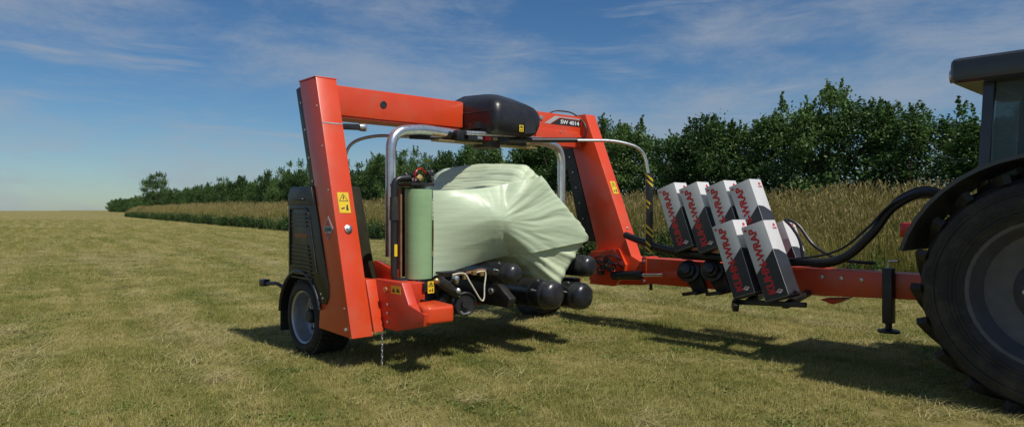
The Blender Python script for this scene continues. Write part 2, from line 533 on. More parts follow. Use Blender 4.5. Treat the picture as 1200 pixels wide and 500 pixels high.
def build_ground():
    Ds = [-900, -400, -150, -60] + list(np.arange(-30, 13, 0.8)) + list(np.arange(13, 22, 0.4)) + [24, 30, 60, 150, 400, 900]
    ks = [-900, -400, -150, -60] + list(np.arange(-30, 30, 0.8)) + list(np.arange(30, 120, 3.0)) + [150, 220, 400, 900, 1800]
    vs = []; fs = []
    for D in Ds:
        for k in ks:
            p = hk(D, k); vs.append((p.x, p.y, gz(p.x, p.y)))
    nk = len(ks)
    for i in range(len(Ds) - 1):
        for j in range(nk - 1):
            fs.append((i * nk + j, (i + 1) * nk + j, (i + 1) * nk + j + 1, i * nk + j + 1))
    mb = MB(); mb.add(vs, fs)
    o = mb.build('ground', M['ground'], smooth=60)
    tag(o, kind='structure', label='mown hay field with short yellow green stubble', cat='field')
    return o


build_ground()


# ------------------------------------------------------------------ scattered plants (stuff)
def quads_mesh(name, V, mats, midx=None, per=4):
    n = len(V) // per
    me = bpy.data.meshes.new(name)
    me.vertices.add(len(V)); me.vertices.foreach_set('co', np.asarray(V, dtype=np.float32).ravel())
    me.loops.add(len(V)); me.loops.foreach_set('vertex_index', np.arange(len(V), dtype=np.int32))
    me.polygons.add(n)
    me.polygons.foreach_set('loop_start', np.arange(0, len(V), per, dtype=np.int32))
    for m in mats: me.materials.append(m)
    if midx is not None:
        me.polygons.foreach_set('material_index', np.asarray(midx, dtype=np.int32))
    me.update(calc_edges=True)
    me.validate()
    return me


def scatter(name, pts, scl, meshes, label, cat, tilt=0.12):
    src = bpy.data.collections.new(name + '_source')       # not linked to the scene: only an instance source
    for i, me in enumerate(meshes):
        src.objects.link(bpy.data.objects.new('%s_source_%d' % (name, i), me))
    n = len(pts)
    me = bpy.data.meshes.new(name)
    me.vertices.add(n); me.vertices.foreach_set('co', np.asarray(pts, dtype=np.float32).ravel())
    a = me.attributes.new('sc', 'FLOAT_VECTOR', 'POINT'); a.data.foreach_set('vector', np.asarray(scl, dtype=np.float32).ravel())
    rot = np.zeros((n, 3), dtype=np.float32)
    rot[:, 0] = rng.normal(0, tilt, n); rot[:, 1] = rng.normal(0, tilt, n); rot[:, 2] = rng.uniform(0, 2 * math.pi, n)
    a = me.attributes.new('ro', 'FLOAT_VECTOR', 'POINT'); a.data.foreach_set('vector', rot.ravel())
    o = bpy.data.objects.new(name, me); COL.objects.link(o)
    ng = bpy.data.node_groups.new(name + '_nodes', 'GeometryNodeTree')
    ng.interface.new_socket('Geometry', in_out='INPUT', socket_type='NodeSocketGeometry')
    ng.interface.new_socket('Geometry', in_out='OUTPUT', socket_type='NodeSocketGeometry')
    g, l = ng.nodes, ng.links
    gi = g.new('NodeGroupInput'); go = g.new('NodeGroupOutput')
    ci = g.new('GeometryNodeCollectionInfo'); ci.inputs['Collection'].default_value = src
    ci.inputs['Separate Children'].default_value = True; ci.inputs['Reset Children'].default_value = True
    ip = g.new('GeometryNodeInstanceOnPoints')
    ip.inputs['Pick Instance'].default_value = True
    s1 = g.new('GeometryNodeInputNamedAttribute'); s1.data_type = 'FLOAT_VECTOR'; s1.inputs['Name'].default_value = 'sc'
    s2 = g.new('GeometryNodeInputNamedAttribute'); s2.data_type = 'FLOAT_VECTOR'; s2.inputs['Name'].default_value = 'ro'
    rv = g.new('FunctionNodeRandomValue'); rv.data_type = 'INT'
    for s in rv.inputs:
        if s.type == 'INT' and s.name == 'Max': s.default_value = len(meshes) - 1
    l.new(gi.outputs[0], ip.inputs['Points']); l.new(ci.outputs[0], ip.inputs['Instance'])
    l.new(s1.outputs[0], ip.inputs['Scale']); l.new(s2.outputs[0], ip.inputs['Rotation'])
    l.new([s for s in rv.outputs if s.type == 'INT'][0], ip.inputs['Instance Index'])
    l.new(ip.outputs[0], go.inputs[0])
    md = o.modifiers.new('scatter', 'NODES'); md.node_group = ng
    tag(o, label, cat, kind='stuff')
    return o


def blades(n, rad, h0, h1, wid, lean, seg=2, flat=0.0):
    """tapered bent grass blades as quads -> (V, count)"""
    V = []
    for i in range(n):
        a = rng.uniform(0, 2 * math.pi); rr = rad * math.sqrt(rng.uniform(0, 1))
        base = np.array([rr * math.cos(a), rr * math.sin(a), -0.01])
        h = rng.uniform(h0, h1); q = rng.uniform(0, 2 * math.pi)
        ld = np.array([math.cos(q), math.sin(q), 0]); ln = abs(rng.normal(0, lean)) * h
        if rng.uniform() < flat:
            ln = h * rng.uniform(0.9, 1.4); h = 0.018 + 0.02 * rng.uniform()
        sd_ = np.array([-math.sin(q + 0.6), math.cos(q + 0.6), 0]) * wid * rng.uniform(0.7, 1.3) / 2
        pp = []
        for k in range(seg + 1):
            s = k / seg
            pp.append((base + ld * ln * s ** 1.7 + np.array([0, 0, h * s]), sd_ * (1 - 0.85 * s)))
        for k in range(seg):
            (p, s0), (q2, s1) = pp[k], pp[k + 1]
            V += [p - s0, p + s0, q2 + s1, q2 - s1]
    return V


def in_view(p, m=1.0):
    return p[1] > 3.2 and abs(p[0]) < (0.78 * p[1] + m)


def build_stubble():
    # mown grass in short tufts with dry clippings lying about
    meshes = []
    for i in range(6):
        V = blades(24, 0.075, 0.018, 0.050, 0.006, 0.5) + blades(11, 0.10, 0.06, 0.14, 0.005, 0.4, flat=1.0)
        meshes.append(quads_mesh('mown_tuft', V, [M['stubble']]))
    pts = []; scl = []
    def fill(y0, y1, dens, s):
        area = 0.78 * (y1 * y1 - y0 * y0) + 4 * (y1 - y0)
        n = int(area * dens)
        ys = np.sqrt(rng.uniform(y0 * y0, y1 * y1, n)); xs = rng.uniform(-1, 1, n) * (0.78 * ys + 2)
        for x, y in zip(xs, ys):
            D = x * HN.x + y * HN.y
            if D > EDGE + 0.6: continue
            c = noise.noise(Vector((x * 0.9, y * 0.9, 0.3))) + 0.5 * noise.noise(Vector((x * 2.7, y * 2.7, 5.3)))
            if rng.uniform() < 0.30 - 0.5 * c: continue          # worn, thinner patches
            k = s * rng.uniform(0.7, 1.25)
            pts.append((x, y, gz(x, y))); scl.append((k, k, k * rng.uniform(0.7, 1.2) * (1 + 0.5 * c)))
    fill(3.4, 8, 420, 1.0); fill(8, 13, 260, 1.15); fill(13, 22, 110, 1.5); fill(22, 38, 32, 2.1); fill(38, 60, 9, 2.6); fill(60, 110, 1.6, 3.2)
    scatter('mown_stubble', pts, scl, meshes, 'short mown grass stubble and clippings covering the field', 'grass')


def build_tall_grass():
    meshes = []
    for i in range(5):
        Vb = blades(46, 0.30, 0.55, 1.05, 0.011, 0.28, seg=3)
        Vs = []; Vh = []
        for j in range(20):                                        # flowering stems with seed heads
            a = rng.uniform(0, 6.283); rr = 0.3 * math.sqrt(rng.uniform())
            b0 = np.array([rr * math.cos(a), rr * math.sin(a), 0.0]); h = rng.uniform(0.85, 1.35)
            q = rng.uniform(0, 6.283); ld = np.array([math.cos(q), math.sin(q), 0]) * rng.uniform(0.03, 0.28)
            s0 = np.array([-math.sin(q), math.cos(q), 0]) * 0.0035
            m_ = b0 + ld * 0.35 + np.array([0, 0, h * 0.55]); t_ = b0 + ld + np.array([0, 0, h])
            Vs += [b0 - s0, b0 + s0, m_ + s0, m_ - s0, m_ - s0, m_ + s0, t_ + s0, t_ - s0]
            hd = ld * 0.5 + np.array([0, 0, 0.13]); L_ = rng.uniform(0.09, 0.17)
            hd = hd / np.linalg.norm(hd) * L_
            for q2 in (q, q + 1.57):
                wv = np.array([-math.sin(q2), math.cos(q2), 0]) * rng.uniform(0.009, 0.017)
                Vh += [t_ - hd * 0.15, t_ + hd * 0.35 + wv, t_ + hd, t_ + hd * 0.35 - wv]
        V = Vb + Vs + Vh
        idx = [0] * ((len(Vb) + len(Vs)) // 4) + [1] * (len(Vh) // 4)
        meshes.append(quads_mesh('tall_grass_clump', V, [M['tallgrass'], M['seed']], idx))
    pts = []; scl = []
    def fill(k0, k1, dens, s, D0=EDGE + 0.3, D1=19.3):
        n = int((k1 - k0) * (D1 - D0) * dens)
        for D, k in zip(rng.uniform(D0, D1, n), rng.uniform(k0, k1, n)):
            p = hk(D, k)
            if D < EDGE + 1.6 + 0.5 * noise.noise(Vector((k * 0.4, 0, 1))) and rng.uniform() < (0.75 if k > 12 else 0.35): continue
            f = s * rng.uniform(0.75, 1.12) * (1 + 0.16 * noise.noise(Vector((p.x * 0.5, p.y * 0.5, 9))))
            f *= 0.62 + 0.38 * min(1, (D - EDGE) / 2.2)
            pts.append((p.x, p.y, gz(p.x, p.y))); scl.append((f * 1.1, f * 1.1, f))
    fill(-14, 30, 17, 1.0); fill(30, 80, 9, 1.08); fill(80, 190, 3.5, 1.25)
    scatter('tall_grass', pts, scl, meshes, 'tall yellowing grass with seed heads in front of the hedge', 'grass', tilt=0.09)


def leaf_quads(C, L, Wd, up=0.35, fold=0.0):
    """C: (n,3) centres -> diamond leaf quads"""
    n = len(C)
    a = rng.normal(0, 1, (n, 3)); a[:, 2] += up; a /= np.linalg.norm(a, axis=1)[:, None]
    b = rng.normal(0, 1, (n, 3)); b -= a * (a * b).sum(1)[:, None]; b /= np.linalg.norm(b, axis=1)[:, None]
    s = rng.uniform(0.65, 1.25, n)[:, None]
    a = a * L * s; b = b * Wd * s * 0.5
    V = np.empty((n, 4, 3)); V[:, 0] = C - a * 0.5; V[:, 1] = C + b; V[:, 2] = C + a * 0.5; V[:, 3] = C - b
    return V.reshape(-1, 3)


def build_weeds():
    meshes = []
    for i in range(4):
        C = []
        for j in range(16):
            a = rng.uniform(0, 6.283); rr = 0.3 * math.sqrt(rng.uniform()); h = rng.uniform(0.35, 0.8)
            for k in range(int(h / 0.035)):
                z = 0.05 + k * 0.035
                C.append((rr * math.cos(a) + rng.normal(0, 0.045), rr * math.sin(a) + rng.normal(0, 0.045), z))
        V = leaf_quads(np.array(C), 0.11, 0.06, 0.2)
        meshes.append(quads_mesh('weed_clump', V, [M['weed']]))
    pts = []; scl = []
    for (k0, k1, dens, s, D1, pr) in [(-14, 12, 3.0, 0.75, 1.3, 0.6), (12, 40, 9, 1.0, 1.9, 1), (40, 90, 6, 1.1, 2.0, 1), (90, 180, 3, 1.3, 2.2, 1)]:
        n = int((k1 - k0) * D1 * dens)
        for D, k in zip(EDGE + 0.15 + rng.uniform(0, 1, n) ** 1.3 * D1, rng.uniform(k0, k1, n)):
            if noise.noise(Vector((k * 0.35, D * 0.5, 4))) < -0.25: continue
            p = hk(D, k); f = s * rng.uniform(0.6, 1.15)
            pts.append((p.x, p.y, gz(p.x, p.y))); scl.append((f, f, f))
    scatter('weeds', pts, scl, meshes, 'leafy green weeds along the edge of the mown field', 'weeds', tilt=0.1)


def build_hay():
    # wisps of hay left lying after raking, thicker in loose rows along the field edge
    meshes = []
    for i in range(5):
        V = blades(34, 0.16, 0.10, 0.24, 0.0055, 0.4, flat=1.0)
        V = [np.array([v[0], v[1], v[2] * 1.5 + 0.012]) for v in V]
        meshes.append(quads_mesh('hay_wisp', V, [M['hay']]))
    pts = []; scl = []
    n = 9000
    ys = np.sqrt(rng.uniform(3.4 ** 2, 34 ** 2, n * 4)); xs = rng.uniform(-1, 1, n * 4) * (0.78 * ys + 2)
    for x, y in zip(xs, ys):
        D = x * HN.x + y * HN.y; k = x * HD.x + y * HD.y
        if D > EDGE: continue
        c = noise.noise(Vector((D * 1.1, k * 0.10, 7.0))) + 0.8 * noise.noise(Vector((x * 1.6, y * 1.6, 2.0)))
        if c < 0.18 + rng.uniform(-0.15, 0.3): continue
        f = rng.uniform(0.6, 1.2) * (1 + 0.02 * y)
        pts.append((x, y, gz(x, y) + 0.01)); scl.append((f, f, f))
    scatter('loose_hay', pts, scl, meshes, 'wisps of dry loose hay lying on the mown field', 'hay', tilt=0.06)


def build_rosettes():
    # low clover and dandelion leaves in the sward
    meshes = []
    for i in range(4):
        C = np.array([(rng.normal(0, 0.07), rng.normal(0, 0.07), rng.uniform(0.01, 0.045)) for _ in range(34)])
        meshes.append(quads_mesh('rosette', leaf_quads(C, 0.036, 0.018, 0.3), [M['clover']]))
    pts = []; scl = []
    for _ in range(16000):
        y = math.sqrt(rng.uniform(3.4 ** 2, 24 ** 2)); x = rng.uniform(-1, 1) * (0.78 * y + 2)
        if x * HN.x + y * HN.y > EDGE: continue
        if noise.noise(Vector((x * 0.7, y * 0.7, 11.0))) + 0.5 * noise.noise(Vector((x * 2.5, y * 2.5, 1.0))) < 0.12 + rng.uniform(-0.2, 0.3): continue
        f = rng.uniform(0.5, 1.1)
        pts.append((x, y, gz(x, y))); scl.append((f, f, f * 0.7))
    scatter('clover', pts, scl, meshes, 'low green clover and dandelion leaves among the stubble', 'clover', tilt=0.05)


M['clover'] = leaf_material('clover_leaves', [(0.10, 0.15, 0.03), (0.15, 0.20, 0.045), (0.22, 0.26, 0.07)], 1.5, 0.25, 0.5, 0.3, 0.3)
build_stubble()
build_hay()
build_rosettes()
build_tall_grass()
build_weeds()


# ------------------------------------------------------------------ hedge trees
def crown_mesh(seed, H, W):
    r = np.random.default_rng(seed); C = []
    lead = [(r.normal(0, W * 0.26), r.normal(0, W * 0.20), H * r.uniform(0.78, 1.0)) for _ in range(7)]
    lead[0] = (lead[0][0] * 0.4, lead[0][1] * 0.4, H)
    for i in range(150):
        lx, ly, lh = lead[r.integers(len(lead))]
        z = lh * r.uniform(0.04, 1.0) ** 0.85
        f = z / lh
        rad = W * 0.36 * (0.75 + 0.5 * math.sin(min(1, f * 1.15) * math.pi)) * (1 - max(0, f - 0.6) * 1.9)
        a = r.uniform(0, 6.283); q = rad * math.sqrt(r.uniform(0.15, 1))
        c = np.array([lx * f ** 0.6 + q * math.cos(a), ly * f ** 0.6 + q * math.sin(a) * 0.8, z])
        m = int(r.integers(65, 118))
        sp = r.uniform(0.13, 0.25)
        C.append(c + r.normal(0, 1, (m, 3)) * [sp, sp, sp * 0.8])
    for lx, ly, lh in lead:                                          # loose leader shoots at the top
        for k in range(5):
            x, y = lx + r.normal(0, 0.16), ly + r.normal(0, 0.16); h = r.uniform(0.3, 0.75); dx, dy = r.normal(0, 0.14, 2)
            s = r.uniform(0, 1, 56)[:, None]
            C.append(np.array([x, y, lh - 0.28]) + s * np.array([dx, dy, h]) + r.normal(0, 0.055, (56, 3)) * (1.25 - s))
    C = np.concatenate(C); C = C[C[:, 2] > 0.05]
    return quads_mesh('crown', leaf_quads(C, 0.108, 0.066, 0.15), [M['leaf']]), lead


def trunk_mesh(lead, H):
    mb = MB()
    mb.tube([(0, 0, -0.15), (0.02, 0.01, H * 0.25), (0, 0, H * 0.5)], [0.09, 0.07, 0.05], 8)
    for lx, ly, lh in lead:
        mb.tube([(0.01, 0, H * 0.12), (lx * 0.5, ly * 0.5, lh * 0.45), (lx, ly, lh * 0.93)], [0.045, 0.03, 0.008], 6)
    o = mb.build('trunk', M['bark']); me = o.data; bpy.data.objects.remove(o)
    return me


variants = []
for i in range(9):
    H = 4.3 + 0.09 * i
    cm, lead = crown_mesh(100 + i, H, 2.5)
    variants.append((cm, trunk_mesh(lead, H), H))


ORD = ['first', 'second', 'third', 'fourth', 'fifth', 'sixth', 'seventh', 'eighth', 'ninth', 'tenth', 'eleventh', 'twelfth', 'thirteenth', 'fourteenth', 'fifteenth', 'sixteenth', 'seventeenth', 'eighteenth', 'nineteenth', 'twentieth']
from_right = [0]


def hedge_label(x, y):
    px = 600 + FPX * x / y
    if px < 345: return 'leafy hedge tree in the receding row left of the tall rear column', 'hedge trees left of the machine'
    if px < 672: return 'leafy hedge tree in the row seen through the red arch, behind the bale', 'hedge trees seen through the arch'
    o = ORD[min(from_right[0], 19)]; from_right[0] += 1
    w = 'behind the striped safety bar' if px < 780 else 'rising above the upright white cartons' if px < 945 else 'above the drawbar and tractor'
    return 'hedge tree %s, %s from the right end' % (w, o), 'hedge trees right of the arch'


def place_tree(D, k, s, v, rz, label=None, group=None, sz=1.0):
    cm, tm, H = variants[v]
    p = hk(D, k)
    e = empty('hedge_tree', (p.x, p.y, gz(p.x, p.y) - 0.02), rz)
    e.scale = (s, s, s * sz)
    lb, gr = hedge_label(p.x, p.y)
    tag(e, label or lb, 'tree', group or gr)
    c = bpy.data.objects.new('crown', cm); COL.objects.link(c); c.parent = e
    t = bpy.data.objects.new('trunk', tm); COL.objects.link(t); t.parent = e


tr = random.Random(5)
k = -15.0
while k < 330:
    p = hk(HEDGE, k)
    if p.y < 1 or p.x / p.y > 0.98:
        k += 1.0; continue
    hz = 0.94 + 0.10 * math.sin(k * 0.55 + 1.0) + tr.uniform(-0.06, 0.08)
    hz *= 0.80 + 0.20 * min(1.0, max(0.0, (k - 4) / 14))
    if -3 < k < 1.5: hz += 0.06
    place_tree(HEDGE + tr.uniform(-0.3, 0.5), k, 1.0, tr.randrange(9), tr.uniform(0, 6.28), sz=hz)
    k += (1.25 if k < 30 else 1.8 if k < 80 else 2.8 if k < 175 else 6.0) * tr.uniform(0.85, 1.15)
# a bigger round tree at the far end of the hedge and a few more beyond
place_tree(HEDGE - 1.8, 166, 1.9, 3, 1.0, 'larger round tree standing alone at the far left end of the hedge', 'far trees', 1.0)


# ================================================================== BALE WRAPPER
BW = empty('bale_wrapper', Wp(0, 0, 0), TH)
tag(BW, 'red and black trailed bale wrapper with a tall arch, film arms and drawbar', 'bale wrapper')


def T3(t, d, z):
    return Vector((t, d, z))


# ---- left column: leaning parallelogram box, wider foot
mb = MB()
LW = 0.235
mb.prism([(-0.055, 0, 2.92), (0.338, 0, 2.92), (1.083, 0, 0.325), (0.40, 0, 0.345), (0.43, 0, 0.62), (0.62, 0, 0.80), (0.562, 0, 1.0)], (0, LW, 0))
lcol = mb.build('rear_column', M['red'], BW, bevel=0.012, seg=2)
# top cap plate
MB().prism([(-0.06, -0.004, 2.921), (0.34, -0.004, 2.921), (0.335, -0.004, 2.935), (-0.05, -0.004, 2.935)], (0, LW + 0.008, 0)).build('cap_plate', M['redworn'], lcol, bevel=0.003)
# black strip guard along the rear edge
MB().prism([(-0.175, 0.02, 2.86), (-0.058, 0.02, 2.88), (0.30, 0.02, 1.80), (0.17, 0.02, 1.80)], (0, 0.17, 0)).build('rear_guard', M['blackmetal'], lcol, bevel=0.006)
MB().prism([(-0.195, 0.06, 2.84), (-0.178, 0.06, 2.85), (0.165, 0.06, 1.80), (0.145, 0.06, 1.80)], (0, 0.1, 0)).build('guard_edge', M['red'], lcol)
for zz in (2.7, 2.4, 2.1, 1.85):
    tt = -0.055 + (2.92 - zz) * 0.322 - 0.05
    MB().lathe([(0.014, 0), (0.014, 0.012), (0.006, 0.014)], (tt, 0.02, zz), (0, -1, 0), 8).build('bolt', M['bolt'], lcol)


def front_t(z):       # t of the front (+w) face of the left column
    return 0.338 + (2.92 - z) / (2.92 - 0.325) * (1.083 - 0.338)


FD = Vector((0.745, 0, -2.595)).normalized()      # down the front face
FN = Vector((2.595, 0, 0.745)).normalized()       # its outward normal


def on_front(d, z, off=0.003):
    return Vector((front_t(z), d, z)) + FN * off


# warning sticker on the front face
def sheet(p, x, y, w, h, name, mat, parent, th=0.0015):
    p, x, y = Vector(p), Vector(x).normalized(), Vector(y).normalized()
    n = x.cross(y).normalized()
    return MB().prism([p, p + x * w, p + x * w + y * h, p + y * h], n * th).build(name, mat, parent, smooth=0)


def warning(p, x, y, w, h, parent, tri=True):
    x, y = Vector(x).normalized(), Vector(y).normalized(); n = x.cross(y)
    s = sheet(p, x, y, w, h, 'warning_sticker', M['yellow'], parent)
    c = Vector(p) + n * 0.002
    def q(a, b): return c + x * (a * w) + y * (b * h)
    m2 = MB()
    if tri:
        for a, b in (((0.5, 0.92), (0.12, 0.58)), ((0.12, 0.58), (0.88, 0.58)), ((0.88, 0.58), (0.5, 0.92))):
            m2.bar(q(*a), q(*b), 0.006, 0.0012, up=n)
        m2.bar(q(0.5, 0.82), q(0.5, 0.66), 0.012, 0.0012, up=n)
        m2.prism([q(0.62, 0.12), q(0.82, 0.12), q(0.80, 0.42), q(0.66, 0.36)], n * 0.001)
        m2.bar(q(0.2, 0.2), q(0.5, 0.25), 0.014, 0.0012, up=n)
    else:
        m2.prism([q(0.1, 0.2), q(0.42, 0.2), q(0.26, 0.8)], n * 0.001)
        m2.prism([q(0.55, 0.25), q(0.9, 0.25), q(0.8, 0.6), q(0.6, 0.7)], n * 0.001)
    m2.build('pictogram', M['ink'], s, smooth=0)


warning(on_front(0.055, 1.52), (0, 1, 0), -FD, 0.125, 0.215, lcol)
# weld seam across the front face and side edge
MB().bar(on_front(0.005, 2.44, 0.001), on_front(LW - 0.005, 2.44, 0.001), 0.012, 0.006, up=FN).build('weld_seam', M['bolt'], lcol)
# round bolt
MB().lathe([(0.042, 0), (0.042, 0.010), (0.030, 0.014), (0.028, 0.03), (0.022, 0.034)], on_front(0.125, 1.36), FN, 20).build('cover_bolt', M['galv'], lcol)
# diamond emblem on the side
ec = Vector((0.615, -0.002, 1.365))
e_ = MB().prism([ec + Vector((-0.105, 0, 0)), ec + Vector((0, 0, 0.125)), ec + Vector((0.105, 0, 0)), ec + Vector((0, 0, -0.115))], (0, -0.004, 0)).build('emblem', M['greyprint'], lcol, smooth=0)
MB().prism([ec + Vector((-0.062, -0.005, 0.025)), ec + Vector((0, -0.005, 0.1)), ec + Vector((0.062, -0.005, 0.025))], (0, -0.0015, 0)).build('emblem_field', M['redworn'], e_, smooth=0)
put_text('KUHN', e_, M['ink'], ec + Vector((-0.07, -0.0065, -0.03)), (1, 0, 0), (0, 0, 1), length=0.14, height=0.042, bold=0.02)
MB().prism([ec + Vector((-0.055, -0.005, -0.045)), ec + Vector((0, -0.005, -0.1)), ec + Vector((0.055, -0.005, -0.045))], (0, -0.0015, 0)).build('emblem_field', M['redworn'], e_, smooth=0)
MB().lathe([(0.018, 0), (0.018, 0.016), (0.008, 0.02)], (0.98, -0.001, 0.40), (0, -1, 0), 10).build('bolt', M['bolt'], lcol)
for zz in (2.62, 2.2, 1.75, 0.6):
    MB().lathe([(0.009, 0), (0.009, 0.006), (0.004, 0.008)], (front_t(zz) - 0.06, -0.001, zz), (0, -1, 0), 8).build('bolt', M['bolt'], lcol)

# ---- cabinet behind the column
mb = MB()
mb.prism([(-0.30, -0.012, 0.84), (-0.30, -0.012, 1.70), (-0.24, -0.012, 1.80), (0.285, -0.012, 1.80), (0.635, -0.012, 0.78), (0.635, -0.012, 0.68), (0.585, -0.012, 0.60), (0.42, -0.012, 0.60), (0.30, -0.012, 0.80), (0.05, -0.012, 0.90)], (0, 0.56, 0))
cab = mb.build('side_cabinet', M['panel'], BW, bevel=0.015)
MB().prism([(-0.29, -0.013, 1.60), (-0.29, -0.013, 1.70), (-0.23, -0.013, 1.79), (0.275, -0.013, 1.79), (0.34, -0.013, 1.60)], (0, -0.008, 0)).build('top_trim', M['blackmetal'], cab, bevel=0.003)
# raised frame line and louvres
fr = [(-0.22, -0.018, 1.57), (0.16, -0.018, 1.57), (0.215, -0.018, 1.50), (0.40, -0.018, 0.90)]
MB().tube(fillet(fr, 0.05), 0.010, 6).build('panel_rib', M['blackmetal'], cab)
MB().tube(fillet([(-0.235, -0.018, 1.56), (-0.235, -0.018, 0.95)], 0.05), 0.008, 6).build('panel_rib', M['blackmetal'], cab)
for i in range(4):
    MB().box((-0.19, -0.024, 1.50 - i * 0.042), (0.14 + i * 0.01, -0.012, 1.518 - i * 0.042)).build('louvre', M['blackmetal'], cab)
for i in range(9):
    MB().box((-0.19, -0.024, 1.16 - i * 0.042), (0.20 + i * 0.012, -0.012, 1.178 - i * 0.042)).build('louvre', M['blackmetal'], cab)
put_text('intelliwrap', cab, M['orangeprint'], (-0.13, -0.016, 1.245), (1, 0, 0), (0, 0, 1), length=0.30, height=0.065, bold=0.01, shear=0.2)
MB().tube(fillet([(-0.16, -0.02, 1.665), (-0.16, -0.045, 1.665), (0.10, -0.045, 1.665), (0.10, -0.02, 1.665)], 0.02), 0.009, 6).build('handle', M['blackmetal'], cab)
for (a, b) in ((-0.27, 0.92), (0.48, 0.70), (0.52, 0.66), (0.22, 1.62), (-0.27, 1.66)):
    MB().lathe([(0.012, 0), (0.012, 0.006), (0.005, 0.009)], (a, -0.012, b), (0, -1, 0), 8).build('screw', M['bolt'], cab)


# ---- wheels
def make_wheel(parent, c, sgn):
    """c: centre of outer face, axis runs inwards by sgn along d"""
    ax = (0, sgn, 0)
    prof = [(0.275, 0.035), (0.29, 0.012), (0.335, 0.0), (0.37, 0.015), (0.392, 0.05), (0.400, 0.10), (0.403, 0.21), (0.400, 0.32), (0.392, 0.37), (0.37, 0.405), (0.335, 0.42), (0.29, 0.408), (0.275, 0.385)]
    w_ = MB().lathe(prof, c, ax, 48, caps=False).build('tyre', M['rubber'], parent, smooth=40)
    C = Vector(c)
    tread = MB()
    for row in range(4):
        for j in range(44):
            a = 2 * math.pi * (j + (row % 2) * 0.5) / 44
            rad = Vector((math.cos(a), 0, math.sin(a))); tn = Vector((-math.sin(a), 0, math.cos(a)))
            p = C + rad * 0.398 + Vector((0, sgn * (0.075 + row * 0.09), 0))
            tread.bar(p - rad * 0.015, p + rad * 0.016, 0.040, 0.074, up=Vector((0, 1, 0)))
    tread.build('tread', M['rubber'], w_, smooth=0)
    for j in range(3):                                                # sidewall lettering ribs / rings
        MB().lathe([(0.300 + j * 0.022, -0.003), (0.304 + j * 0.022, -0.004), (0.304 + j * 0.022, 0.006), (0.300 + j * 0.022, 0.006)], C + Vector((0, sgn * 0.008, 0)), ax, 40, caps=False).build('sidewall_ring', M['rubber'], w_)
    rim = MB().lathe([(0.282, 0.030), (0.288, 0.022), (0.280, 0.016), (0.262, 0.03), (0.250, 0.09), (0.243, 0.17), (0.20, 0.185), (0.13, 0.165), (0.10, 0.15), (0.05, 0.15), (0.0, 0.15)], C, ax, 40, caps=False).build('rim', M['rim'], parent, smooth=30)
    MB().lathe([(0.075, 0.15), (0.072, 0.09), (0.06, 0.075), (0.0, 0.072)], C, ax, 24).build('hub', M['blackmetal'], rim)
    for j in range(8):
        a = 2 * math.pi * j / 8
        MB().lathe([(0.014, 0.17), (0.014, 0.14), (0.006, 0.138)], C + Vector((math.cos(a) * 0.115, 0, math.sin(a) * 0.115)), ax, 8).build('wheel_nut', M['bolt'], rim)
    for j in range(10):
        a = 2 * math.pi * (j + 0.5) / 10
        MB().lathe([(0.020, 0.178), (0.020, 0.172), (0.0, 0.1715)], C + Vector((math.cos(a) * 0.185, 0, math.sin(a) * 0.185)), ax, 10).build('rim_hole', M['ink'], rim)


WZ = 0.408
wl_ = empty('wheel', (0, 0, 0)); wl_.parent = BW
make_wheel(wl_, (0.0, 0.0, WZ), 1)
wr_ = empty('wheel', (0, 0, 0)); wr_.parent = BW
make_wheel(wr_, (-0.35, 4.08, WZ), -1)

# ---- fender: curved black shell with a lip and a hanging flap
def arc(r, a0, a1, n, y, cz=WZ, ct=0.0):
    return [Vector((ct + r * math.cos(R(a0 + (a1 - a0) * i / n)), y, cz + r * math.sin(R(a0 + (a1 - a0) * i / n)))) for i in range(n + 1)]


def fender(parent, y0, y1):
    mb = MB(); o_, i_ = arc(0.50, 15, 178, 22, y0, ct=-0.02), arc(0.485, 15, 178, 22, y0, ct=-0.02)
    mb.prism(o_ + i_[::-1], (0, y1 - y0, 0))
    f = mb.build('fender', M['black'], parent, smooth=40)
    ys = y0 - 0.012 if y1 > y0 else y0 + 0.012
    MB().tube(arc(0.492, 15, 178, 22, ys, ct=-0.02), 0.020, 8).build('fender_lip', M['black'], f)
    MB().box((-0.535, min(y0, y1), 0.20), (-0.517, max(y0, y1), 0.44)).build('mud_flap', M['rubber'], f)
    return f


fender(BW, 0.0, 0.44)
# marker lamp on a stalk at the back
st = MB().tube(fillet([(-0.46, 0.04, 0.66), (-0.62, 0.0, 0.72), (-0.80, -0.02, 0.705), (-0.90, -0.02, 0.70)], 0.05), 0.022, 8).build('lamp_stalk', M['black'], BW)
MB().box((-0.97, -0.07, 0.665), (-0.885, 0.03, 0.745)).build('marker_lamp', M['black'], st, bevel=0.012)
MB().box((-0.975, -0.055, 0.68), (-0.969, 0.015, 0.73)).build('lens', M['tail'], st)

# ---- axle beam and left underframe
MB().box((-0.12, 0.45, 0.33), (0.12, 4.3, 0.55)).build('axle_beam', M['redworn'], BW, bevel=0.012)
ax_t = 0.12
MB().prism([(0.12, 0.30, 0.36), (0.75, 0.30, 0.36), (0.75, 0.30, 0.80), (0.35, 0.30, 0.86), (0.12, 0.30, 0.60)], (0, 0.12, 0)).build('axle_bracket', M['redworn'], BW, bevel=0.008)

